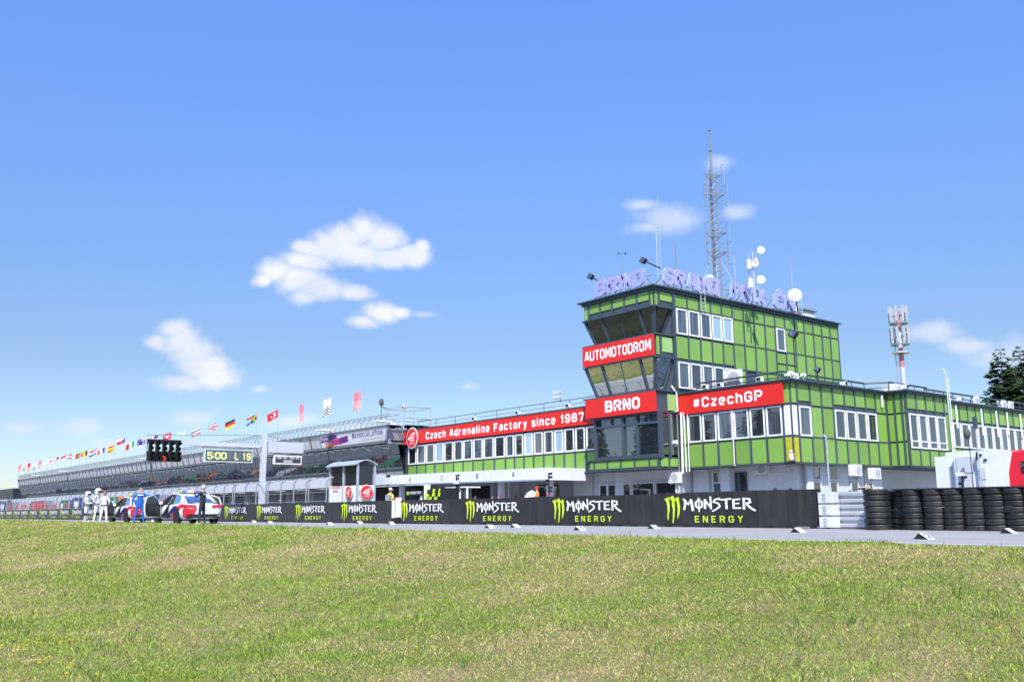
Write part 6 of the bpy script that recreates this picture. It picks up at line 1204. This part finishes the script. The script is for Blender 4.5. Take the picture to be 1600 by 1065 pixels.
def leafy_mesh(seed, H=9, W=3.2):
    r = random.Random(seed); mb = MB(); tk = MB().tube((0, 0, 0), (0, 0, H*.6), .22, .1, 7); blobs = []
    for k in range(22):
        a = r.uniform(0, 6.28); rr = W*math.sqrt(r.random())*.75; z = H*r.uniform(.35, .9); rr *= 1.1-abs(z/H-.6); blobs.append((Vector((rr*math.cos(a), rr*math.sin(a), z)), W*r.uniform(.22, .42))); tk.tube((0, 0, H*.4), blobs[-1][0], .06, .02, 4)
    for c, R in blobs:
        for i in range(95):
            v = Vector((r.gauss(0, 1), r.gauss(0, 1), r.gauss(0, .8))).normalized()*R*r.uniform(.6, 1.05)+c; s = r.uniform(.10, .24); e1 = Vector((r.gauss(0, 1), r.gauss(0, 1), r.gauss(0, 1))).normalized()*s; e2 = Vector((r.gauss(0, 1), r.gauss(0, 1), r.gauss(0, 1))).normalized()*s
            mb.poly([v-e1, v+e2, v+e1, v-e2], 1 if r.random() < .35 else 0)
    return mb.mesh('crown', [LEAF, LEAF2]), tk.mesh('trunk', BARK)
SP = [spruce_mesh(1), spruce_mesh(2, 15, 3.8), spruce_mesh(3, 15, 3.0)]; LF = [leafy_mesh(4), leafy_mesh(5, 9, 3.8)]
def tree(kind, x, y, lab, s=1.0, group=None, z=0, rz=0, cat='tree'):
    me = kind; t = thing('spruce_tree' if kind in SP else 'leafy_tree', (x, y, z), lab, cat, group); WLOC[t.name] = Vector((0, 0, 0)); t.scale = (s, s, s); t.rotation_euler = (0, 0, rz)
    for nm, m in (('crown', me[0]), ('trunk', me[1])): o = bpy.data.objects.new(nm, m); C.objects.link(o); o.parent = t
for px, py, k, Y, lab in ((1562, 543, 0, 78, 'dark spruce behind the far wing roof, left of the pair'), (1592, 538, 1, 80, 'dark spruce behind the far wing roof, right one at the photo edge'), (1578, 566, 2, 84, 'lower spruce filling the gap between the two tall ones'), (1626, 560, 2, 82, 'spruce just outside the right edge of the photo')):
    p = at_y(px, py, Y); tree(SP[k], p.x, Y, lab, p.z/15*1.0, z=0)
rt_ = random.Random(21)
for k in range(34):
    x = -180+k*5.6+rt_.uniform(-2, 2); tree(rt_.choice(SP), x, rt_.uniform(-44, -30), 'dark spruce in the belt across the track, seen only mirrored in the windows', rt_.uniform(1.0, 1.5), 'trees mirrored in the windows', z=-.92, rz=rt_.uniform(0, 6))
for k in range(14):
    x = -190+k*15+rt_.uniform(-4, 4); tree(rt_.choice(LF), x, rt_.uniform(-52, -42), 'broad leafy tree in the belt across the track, seen only mirrored', rt_.uniform(1.0, 1.5), 'leafy trees mirrored in the windows', z=-.92, rz=rt_.uniform(0, 6))
for k, (px, py) in enumerate(((24, 776), (31, 775), (14, 781), (3, 782), (36, 779))):
    Y = 66+2*k; p = at_y(px, py, Y); tree(LF[k % 2], p.x, Y, ['leafy tree touching the left end of the pit building', 'leafy tree half hidden by the pit building end', 'low tree under the far video screen', 'low tree at the left edge of the photo', 'tree just behind the pit building corner'][k], p.z/9*1.05, z=0)

# ================================================================== CARS
CARW = mat('car_white', (.80, .81, .83), .22, var=.01, spec=.7)
def livery():
    m = mat('car_livery', (.80, .81, .83), .2, spec=.7, var=.01); t = m.node_tree; b = t.nodes['Principled BSDF']; tc = t.nodes.new('ShaderNodeTexCoord'); sp = t.nodes.new('ShaderNodeSeparateXYZ'); t.links.new(tc.outputs['Object'], sp.inputs[0])
    def M(op, a, b_=None):
        n = t.nodes.new('ShaderNodeMath'); n.operation = op
        for i, v in enumerate((a, b_)):
            if v is None: continue
            if isinstance(v, (int, float)): n.inputs[i].default_value = v
            else: t.links.new(v, n.inputs[i])
        return n.outputs[0]
    x, y, z = sp.outputs; s = M('ADD', x, M('MULTIPLY', z, 1.9))      # slanted stripes on the flank
    side = M('GREATER_THAN', M('ABSOLUTE', y), .80)
    red = M('MULTIPLY', M('MULTIPLY', M('GREATER_THAN', s, -.55), M('LESS_THAN', s, .15)), side); red = M('MULTIPLY', red, M('LESS_THAN', z, .93))
    blu = M('MULTIPLY', M('MULTIPLY', M('GREATER_THAN', s, .15), M('LESS_THAN', s, .75)), M('MULTIPLY', side, M('LESS_THAN', z, .85)))
    rear = M('MULTIPLY', M('LESS_THAN', x, -2.15), M('MULTIPLY', M('GREATER_THAN', M('ADD', y, M('MULTIPLY', z, .6)), .72), M('LESS_THAN', z, .72))); red = M('MAXIMUM', red, rear)
    c = t.nodes.new('ShaderNodeMix'); c.data_type = 'RGBA'; c.inputs['A'].default_value = (.80, .81, .83, 1); c.inputs['B'].default_value = (.65, .015, .03, 1); t.links.new(red, c.inputs['Factor'])
    d = t.nodes.new('ShaderNodeMix'); d.data_type = 'RGBA'; t.links.new(blu, d.inputs['Factor']); t.links.new(c.outputs['Result'], d.inputs['A']); d.inputs['B'].default_value = (.02, .03, .20, 1); t.links.new(d.outputs['Result'], b.inputs['Base Color']); return m
LIV = livery(); CGL = glass('car_glass', (.006, .008, .014), .0); TAIL = mat('tail_lamp', (.55, .01, .02), .2, spec=.8); BLUEL = mat('blue_lamp', (.03, .12, .65), .2, emit=((.1, .3, 1), .5)); RIM = mat('dark_rim', (.05, .05, .055), .35, .6)
def car(px, Y, lab, doors):
    p = at_y(px, 800, Y); x0 = p.x-2.4; t = thing('safety_car', (x0, Y, 0), lab, 'car', rz=PI); WLOC[t.name] = Vector((0, 0, 0))
    st = [(-2.44, .70, .40, .78, .84), (-2.38, .84, .30, .89, .97), (-2.2, .91, .25, .92, 1.01), (-1.7, .935, .22, .93, 1.02), (-1.2, .945, .20, .96, 1.04), (-.4, .935, .19, .93, .98), (.4, .93, .19, .92, .96), (1.2, .935, .20, .90, .98), (1.7, .925, .22, .87, .93), (2.15, .88, .24, .76, .82), (2.38, .74, .30, .62, .68), (2.44, .5, .36, .55, .58)]
    mb = MB(); secs = []
    for x, hw, zb, zs, zt in st:
        hp = [(0, zb), (.8*hw, zb), (.965*hw, zb+.10), (hw, zb*.5+zs*.5+.03), (.975*hw, zs-.10), (.93*hw, zs-.03), (.80*hw, zs+.02), (.4*hw, zt-.01), (0, zt)]; full = [(x, y, z) for y, z in hp]+[(x, -y, z) for y, z in hp[-2:0:-1]]; secs.append(full)
    n = len(secs[0]); mb.v = [q for s in secs for q in s]
    for i in range(len(secs)-1):
        for j in range(n): k = (j+1) % n; mb.f.append((i*n+j, i*n+k, (i+1)*n+k, (i+1)*n+j)); mb.m.append(0)
    mb.f.append(tuple(range(n-1, -1, -1))); mb.m.append(0); mb.f.append(tuple(range((len(secs)-1)*n, len(secs)*n))); mb.m.append(0)
    mb.build('body', LIV, t, smooth=True, local=True)
    gs = [(-2.0, .70, 1.0, .68), (-1.2, .80, 1.31, .60), (-.45, .82, 1.445, .58), (.25, .82, 1.44, .60), (.75, .81, 1.27, .63), (1.35, .78, 1.0, .70)]; gm = MB(); rm_ = MB()
    def gq(i, s): x, wb, zt, wt = gs[i]; return (x, s*wb, .95), (x, s*wt, zt)
    for i in range(len(gs)-1):
        for s in (1, -1): a, b = gq(i, s); c, d = gq(i+1, s); gm.poly([a, c, d, b])
        (rm_ if i in (1, 2) else gm).poly([gq(i, 1)[1], gq(i+1, 1)[1], gq(i+1, -1)[1], gq(i, -1)[1]])
    gm.build('glasshouse', CGL, t, local=True); rm_.build('roof', CARW, t, local=True)
    mb = MB()
    for s in (1, -1):
        mb.path([Vector(gq(i, s)[1])+Vector((0, .005*s, .0)) for i in range(6)], .035, 6)
        mb.tube((-1.75, s*.80, .97), (-1.2, s*.62, 1.37), .07, .05).tube((.0, s*.83, .95), (-.1, s*.61, 1.44), .025)
    mb.build('pillar', CARW, t, local=True)
    for sx, sy in ((-1.42, 1), (-1.42, -1), (1.45, 1), (1.45, -1)):
        mb = MB().lathe([(.25, .89), (.395, .91), (.40, .958), (.25, .958), (.001, .95)] if sy > 0 else [(.25, -.89), (.395, -.91), (.40, -.958), (.25, -.958), (.001, -.95)], (sx, 0, .37), 22, 'y'); mb.build('wheel_arch', BLACK, t, local=True)
        y0, y1 = (.75, .965) if sy > 0 else (-.75, -.965); w = MB().lathe([(.2, y0), (.33, y0), (.345, y0*.6+y1*.4), (.345, y1*.9+y0*.1), (.32, y1), (.25, y1), (.24, y1*.97+y0*.03)], (sx, 0, .345), 24, 'y').build('tyre', RUBBER, t, local=True)
        mb = MB()
        for k in range(7): a = k*2*PI/7; mb.tube((sx, y1*.99, .345), (sx+.235*math.cos(a), y1*.985, .345+.235*math.sin(a)), .025, .02, 4)
        mb.lathe([(.22, y1*.99), (.245, y1*1.002), (.25, y1*.97)], (sx, 0, .345), 22, 'y'); mb.build('rim', RIM, t, local=True)
    for s in (1, -1):
        MB().hexa([(-2.48, s*.38, .76), (-2.43, s*.86, .75), (-2.0, s*.955, .78), (-2.3, s*.38, .76)], [(-2.46, s*.38, .88), (-2.40, s*.87, .90), (-2.05, s*.95, .88), (-2.3, s*.38, .88)]).build('tail_light', TAIL, t, local=True)
        MB().box(-2.455, -2.3, s*.62-.13, s*.62+.13, .27, .36).build('exhaust', RIM, t, local=True); MB().box(.72, .85, s*.92, s*1.1, .95, 1.08).build('mirror', CARW, t, local=True)
    MB().box(-2.452, -2.3, -.62, .62, .30, .42).box(-2.446, -2.35, -.80, .80, .42, .46).build('diffuser', BLACK, t, local=True)
    MB().box(-2.462, -2.44, -.26, .26, .66, .77).build('number_plate', LETTER, t, local=True); MB().box(-2.43, -2.0, -.7, .7, 1.075, 1.10).build('spoiler', BLACK, t, local=True)
    MB().box(-.55, -.30, -.5, .5, 1.46, 1.50).build('light_bar_base', BLACK, t, local=True)
    for a, b, m in ((-.55, -.2, BLUEL), (-.2, .2, WHITE), (.2, .45, BLUEL), (.45, .56, mat('amber', (.75, .5, .08)))): MB().box(-.55, -.28, a, b, 1.50, 1.59).build('light_bar_lens', m, t, local=True)
    for s, op in doors:   # open door: dark doorway, then the door leaf swung forward
        MB().slab([(-.25, s*.955, .30), (.82, s*.955, .30), (.86, s*.955, .9), (.55, s*.83, 1.22), (.25, s*.66, 1.40), (-.2, s*.66, 1.41), (-.28, s*.955, .95)], (0, -s*.03, 0)).build('doorway', DARK, t, local=True)
        ang = math.radians(op); hx, hy = .86, s*.96; q = lambda l, z: (hx-l*math.cos(ang), hy+s*l*math.sin(ang), z)
        out = [(0, .32), (1.02, .34), (1.12, .60), (1.14, .95), (1.02, 1.28), (.62, 1.40), (.28, 1.22), (.02, .95)]; nrm = Vector((-math.sin(ang), -s*math.cos(ang), 0))*.05
        MB().slab([q(l, z) for l, z in out], nrm, 0).build('open_door', CARW, t, local=True)
        MB().slab([Vector(q(.06+l*.90, .06+z*.93))+nrm*1.02 for l, z in out], nrm*.15).build('door_lining', BLACK, t, local=True)
        MB().slab([Vector(q(l, z))+nrm*1.2 for l, z in ((.16, .99), (1.03, .99), (.93, 1.26), (.60, 1.33), (.34, 1.18))], nrm*.1).build('door_glass', glass('door_glass', (.05, .08, .08), .03), t, local=True)
    return t
car(318, 15.9, 'white safety car with red and blue stripes, nearer one, its driver door open', [(1, 60), (-1, 50)])
car(232, 16.6, 'white safety car with red and blue stripes, left one behind the blue suited person', [(1, 60)])

# ================================================================== PEOPLE
SKIN = mat('skin', (.52, .30, .21), .6, var=.05); PC = {k: mat('cloth_'+k, v, .8, var=.08, scale=8) for k, v in dict(white=(.74, .74, .75), blue=(.015, .12, .45), black=(.02, .02, .025), navy=(.02, .03, .09), hiviz=(.62, .75, .08), orange=(.85, .25, .03), red=(.6, .03, .05), pink=(.62, .35, .42), grey=(.3, .3, .32)).items()}
HAIR = {k: mat('hair_'+k, v, .7, var=.2, scale=20) for k, v in dict(dark=(.025, .02, .018), brown=(.12, .06, .03), fair=(.45, .35, .22), grey=(.45, .43, .42), ginger=(.30, .12, .05)).items()}
_PQ = []
def person(x, y, rz, lab, top, pants, hair, pose='stand', scale=1.0, extra=None, shoes=None, z=0, cover=None):
    t = thing('person', (x, y, z), lab, 'person', rz=rz); WLOC[t.name] = Vector((0, 0, 0)); t.scale = (scale,)*3
    arms = {'stand': [((.25, .02, 1.17), (.25, -.05, .92), (.245, -.08, .82)), ((-.25, .02, 1.17), (-.25, -.05, .92), (-.245, -.08, .82))],
            'hips': [((.34, .05, 1.18), (.20, -.10, 1.03), (.13, -.14, 1.0)), ((-.34, .05, 1.18), (-.20, -.10, 1.03), (-.13, -.14, 1.0))],
            'front': [((.26, -.05, 1.15), (.12, -.26, 1.12), (.04, -.30, 1.13)), ((-.26, -.05, 1.15), (-.12, -.26, 1.12), (-.04, -.30, 1.13))],
            'photo': [((.27, -.18, 1.22), (.12, -.36, 1.46), (.08, -.38, 1.54)), ((-.27, -.18, 1.22), (-.12, -.36, 1.46), (-.08, -.38, 1.54))],
            'apart': [((.33, .03, 1.17), (.34, -.06, .92), (.33, -.09, .82)), ((-.33, .03, 1.17), (-.34, -.06, .92), (-.33, -.09, .82))]}[pose]
    spread = .05 if pose in ('apart', 'hips', 'photo') else .0
    V = [(0, 0, .95), (0, 0, 1.10), (0, .01, 1.28), (0, .01, 1.43), (0, .0, 1.51), (0, -.015, 1.60), (0, -.01, 1.70)]; Rd = [(.155, .115), (.135, .10), (.165, .115), (.13, .09), (.055, .055), (.078, .092), (.07, .085)]; E = [(0, 1), (1, 2), (2, 3), (3, 4), (4, 5), (5, 6)]
    def add(v, r, frm): V.append(v); Rd.append(r if isinstance(r, tuple) else (r, r)); E.append((frm, len(V)-1)); return len(V)-1
    for s, (el_, wr, ha) in zip((1, -1), arms):
        a = add((s*.18, .01, 1.41), .068, 3); a = add(el_, .048, a); a = add(wr, .036, a); a = add(ha, (.042, .026), a)
        d = (Vector(ha)-Vector(wr)).normalized(); add(tuple(Vector(ha)+d*.07), (.034, .016), a); add(tuple(Vector(ha)+Vector((-s*.045, -.02, .0))+d*.02), .014, a)
        a = add((s*.10, 0, .86), .095, 0); a = add((s*(.105+spread), -.015, .50), .068, a); a = add((s*(.11+spread*2), .02, .12), .047, a); a = add((s*(.115+spread*2), .0, .05), .048, a); add((s*(.13+spread*2), -.17, .035), (.042, .03), a)
    me = bpy.data.meshes.new('body'); me.from_pydata(V, E, []); o = bpy.data.objects.new('tmp', me); C.objects.link(o); sk = o.modifiers.new('s', 'SKIN'); sk.use_smooth_shade = True
    for i, r in enumerate(Rd): me.skin_vertices[0].data[i].radius = r
    me.skin_vertices[0].data[0].use_root = True; sb_ = o.modifiers.new('b', 'SUBSURF'); sb_.levels = sb_.render_levels = 1
    _PQ.append((o, t, [arms[0][2], arms[1][2]], top, pants, hair, shoes or BLACK, extra or []))
    return t
def finish_people():
    bpy.context.view_layer.update(); dg = bpy.context.evaluated_depsgraph_get()
    for o, t, hands, top, pants, hair, shoes, extra in _PQ:
        me = bpy.data.meshes.new_from_object(o.evaluated_get(dg)); me.materials.clear()
        for m in (SKIN, top, pants, shoes): me.materials.append(m)
        for p in me.polygons:
            c = p.center; mi = 1 if c.z > 1.0 else 2
            if c.z > 1.475: mi = 0
            elif c.z < .085: mi = 3
            if min((c-Vector(h)).length for h in hands) < .085: mi = 0 if 'gloves' not in extra else 3
            p.material_index = mi; p.use_smooth = True
        b = bpy.data.objects.new('body', me); C.objects.link(b); b.parent = t; bpy.data.objects.remove(o)
        if 'helmet' in extra:
            mb = MB().lathe([(.10, -.15), (.155, -.10), (.175, 0), (.165, .08), (.12, .15), (.05, .18), (.001, .185)], (0, -.01, 1.66), 18); mb.build('helmet', WHITE, t, smooth=True, local=True)
            mb = MB(); pts = [(.178*math.sin(a), -.01-.178*math.cos(a)) for a in np.linspace(-1.15, 1.15, 9)]
            for (a, b_), (c, d) in zip(pts[:-1], pts[1:]): mb.slab([(a, b_, 1.60), (c, d, 1.60), (c*.97, d*.97, 1.71), (a*.97, b_*.97, 1.71)], (0, -.01, 0))
            mb.build('visor', BLACK, t, local=True)
        else:
            if hair:
                mb = MB().lathe([(.105, -.06), (.108, 0), (.098, .06), (.06, .105), (.001, .115)], (0, .012, 1.69), 14); mb.v = [(x*.86, y, z+(.05 if (y < -.02 and z < 1.72) else 0)) for x, y, z in mb.v]; mb.build('hair', hair, t, smooth=True, local=True)
            MB().ball((0, -.112, 1.635), .018, 6).build('nose', SKIN, t, local=True); MB().ball((.032, -.097, 1.665), .011, 6).ball((-.032, -.097, 1.665), .011, 6).build('eyes', BLACK, t, local=True); MB().ball((.083, .0, 1.64), .022, 6).ball((-.083, .0, 1.64), .022, 6).build('ears', SKIN, t, local=True)
        if 'belt' in extra: MB().lathe([(.165, -.03), (.172, 0), (.165, .03)], (0, 0, 1.0), 16).build('belt', BLACK, t, local=True)
        if 'kneepads' in extra:
            for s in (1, -1): MB().lathe([(.06, -.07), (.088, -.05), (.088, .05), (.06, .07)], (s*.13, -.0, .48), 12).build('knee_pad', BLACK, t, local=True)
        if 'cap' in extra or 'redcap' in extra or 'whitecap' in extra:
            m = PC['navy'] if 'cap' in extra else (PC['red'] if 'redcap' in extra else PC['white']); MB().lathe([(.112, -.03), (.112, .03), (.08, .09), (.001, .105)], (0, 0, 1.71), 14).box(-.07, .07, -.2, -.09, 1.68, 1.70).build('cap', m, t, smooth=False, local=True)
        if 'camera' in extra: MB().box(-.07, .07, -.30, -.15, 1.56, 1.68).lathe([(.05, -.52), (.055, -.3), (.04, -.3)], (0, 0, 1.62), 12, 'y').build('camera', BLACK, t, local=True)
        if 'phone' in extra: MB().box(-.07, .07, -.45, -.435, 1.50, 1.58).build('phone', BLACK, t, local=True)
        if 'vest' in extra or 'pack' in extra: MB().box(-.15, .15, .10, .24, 1.08, 1.42).build('back_pack', PC['grey'] if 'pack' in extra else WHITE, t, local=True)
        if 'mask' in extra: MB().lathe([(.02, -.06), (.06, -.03), (.065, .02), (.02, .04)], (0, -.06, 1.60), 10).build('face_mask', mat('mask_blue', (.35, .6, .75), .8), t, local=True)
        if 'word' in extra: MB().box(-.13, .13, .125, .14, 1.34, 1.39).build('back_print', LETTER, t, local=True)
        if 'headset' in extra: MB().lathe([(.05, -.02), (.05, .02)], (.09, 0, 1.65), 8, 'x').lathe([(.05, -.02), (.05, .02)], (-.09, 0, 1.65), 8, 'x').build('ear_defenders', BLACK, t, local=True)
def full(px, Y, rz, lab, *a, **k): p = at_y(px, 810, Y); return person(p.x, Y, rz, lab, *a, **k)
W_, B_ = PC['white'], PC['blue']; SH = mat('shoe_white', (.7, .7, .7), .6)
full(134.5, 14.7, 2.3, 'person in white overalls and white helmet, leftmost of the group of three', W_, W_, None, 'front', 1.0, ['helmet', 'belt', 'kneepads', 'gloves'], SH)
full(150, 14.3, 2.4, 'taller person in white overalls and full white helmet, middle of the three', W_, W_, None, 'hips', 1.05, ['helmet', 'kneepads'], SH)
full(161.5, 14.4, -2.4, 'bare headed person in white overalls with black belt, hands on hips, right of the three', W_, W_, HAIR['ginger'], 'hips', .97, ['belt'], SH)
full(217, 14.2, -1.86, 'bald person in a bright blue race suit seen from behind between the cars', B_, B_, None, 'apart', 1.03, ['word'], SH)
full(315, 15.0, -.95, 'grey haired person in black vest and trousers with pink sleeves holding up a phone', PC['black'], PC['black'], HAIR['grey'], 'photo', .98, ['phone', 'word'], SH)
def head(px, py, hz, rz, lab, top, pants, hair, pose='stand', extra=None, s=None):
    p = at_head(px, py, hz); return person(p.x, p.y, rz, lab, top, pants, hair, pose, hz/1.79, extra)
K = PC
head(610, 762, 1.85, PI+.3, 'person in high visibility vest and white cap with backpack by the canopy end', K['hiviz'], K['navy'], HAIR['brown'], extra=['whitecap', 'pack'])
head(438.5, 775, 1.62, 1.2, 'dark clothed person behind the wall left of the booth', K['black'], K['black'], HAIR['dark'], 'front', ['headset'])
head(387, 782, 1.5, .5, 'small head and purple top behind the wall near the gantry post', K['pink'], K['navy'], HAIR['brown'])
head(709, 771, 1.66, .4, 'brown haired person in white shirt before the glazed shelter', K['white'], K['navy'], HAIR['brown'], 'front')
head(722.5, 775.5, 1.5, 1.0, 'top of a brown haired head right of the white shirted person', K['grey'], K['navy'], HAIR['ginger'])
head(743, 774, 1.5, -.6, 'dark haired head behind a camera left of centre under the canopy', K['black'], K['navy'], HAIR['dark'], 'photo', ['camera'])
head(769, 771.5, 1.6, .2, 'person in dark cap looking over the wall under the canopy', K['black'], K['navy'], None, extra=['cap', 'headset'])
head(781, 773, 1.6, .2, 'person in a red cap beside the white column', K['red'], K['navy'], None, extra=['redcap'])
head(806, 774.5, 1.55, -.4, 'person in a red cap under letter A of the canopy', K['navy'], K['navy'], None, extra=['redcap'])
head(839, 759.5, 1.85, -.5, 'person in orange jacket and red cap before the green door', K['orange'], K['navy'], None, 'front', ['redcap'])
head(856, 771, 1.55, .3, 'small person in a red cap at the right end of the canopy', K['red'], K['navy'], None, extra=['redcap'])
head(1211.5, 762, 1.55, .3, 'person in navy cap with headset behind the right part of the black wall', K['white'], K['navy'], None, extra=['cap', 'headset'])
head(1235, 762, 1.55, 0, 'person in navy cap looking over the wall near its right end', K['navy'], K['navy'], None, extra=['cap'])
head(1328.5, 765.5, 1.5, 1.3, 'dark haired person in black behind the guard rail', K['black'], K['black'], HAIR['dark'])
head(1356.5, 758, 1.6, -1.2, 'fair haired photographer with a long lens above the guard rail', K['navy'], K['navy'], HAIR['fair'], 'photo', ['camera'])
head(1435, 762, 1.5, .3, 'masked person in dark clothes in the shaded passage', K['black'], K['black'], HAIR['dark'], extra=['mask'])
head(1551, 761, 1.5, 1.2, 'fair haired person in white in front of the trailer', K['white'], K['navy'], HAIR['fair'])
head(1580, 751, 1.62, .9, 'person with blue face mask and black and pink jacket beside the camera pole', K['black'], K['black'], HAIR['ginger'], 'front', ['mask'])
head(1598, 756.5, 1.6, -.5, 'dark haired person in white cut by the right edge', K['white'], K['navy'], HAIR['dark'], extra=['cap'])
t = thing('white_umbrella', (-30, 30, 1), 'folded pale parasol bundle next to the orange jacket', 'parasol'); p = at_head(831, 766, 1.7); MB().lathe([(.001, 1.72), (.25, 1.6), (.45, 1.35), (.5, 1.1), (.3, 1.0)], (p.x, p.y, 0), 12).build('cloth', mat('parasol_white', (.7, .72, .75), .7, var=.1), t); MB().tube((p.x, p.y, 0), (p.x, p.y, 1.75), .03).build('pole', GALV, t)
finish_people()
bpy.data.orphans_purge(do_local_ids=True) if hasattr(bpy.data, 'orphans_purge') else None
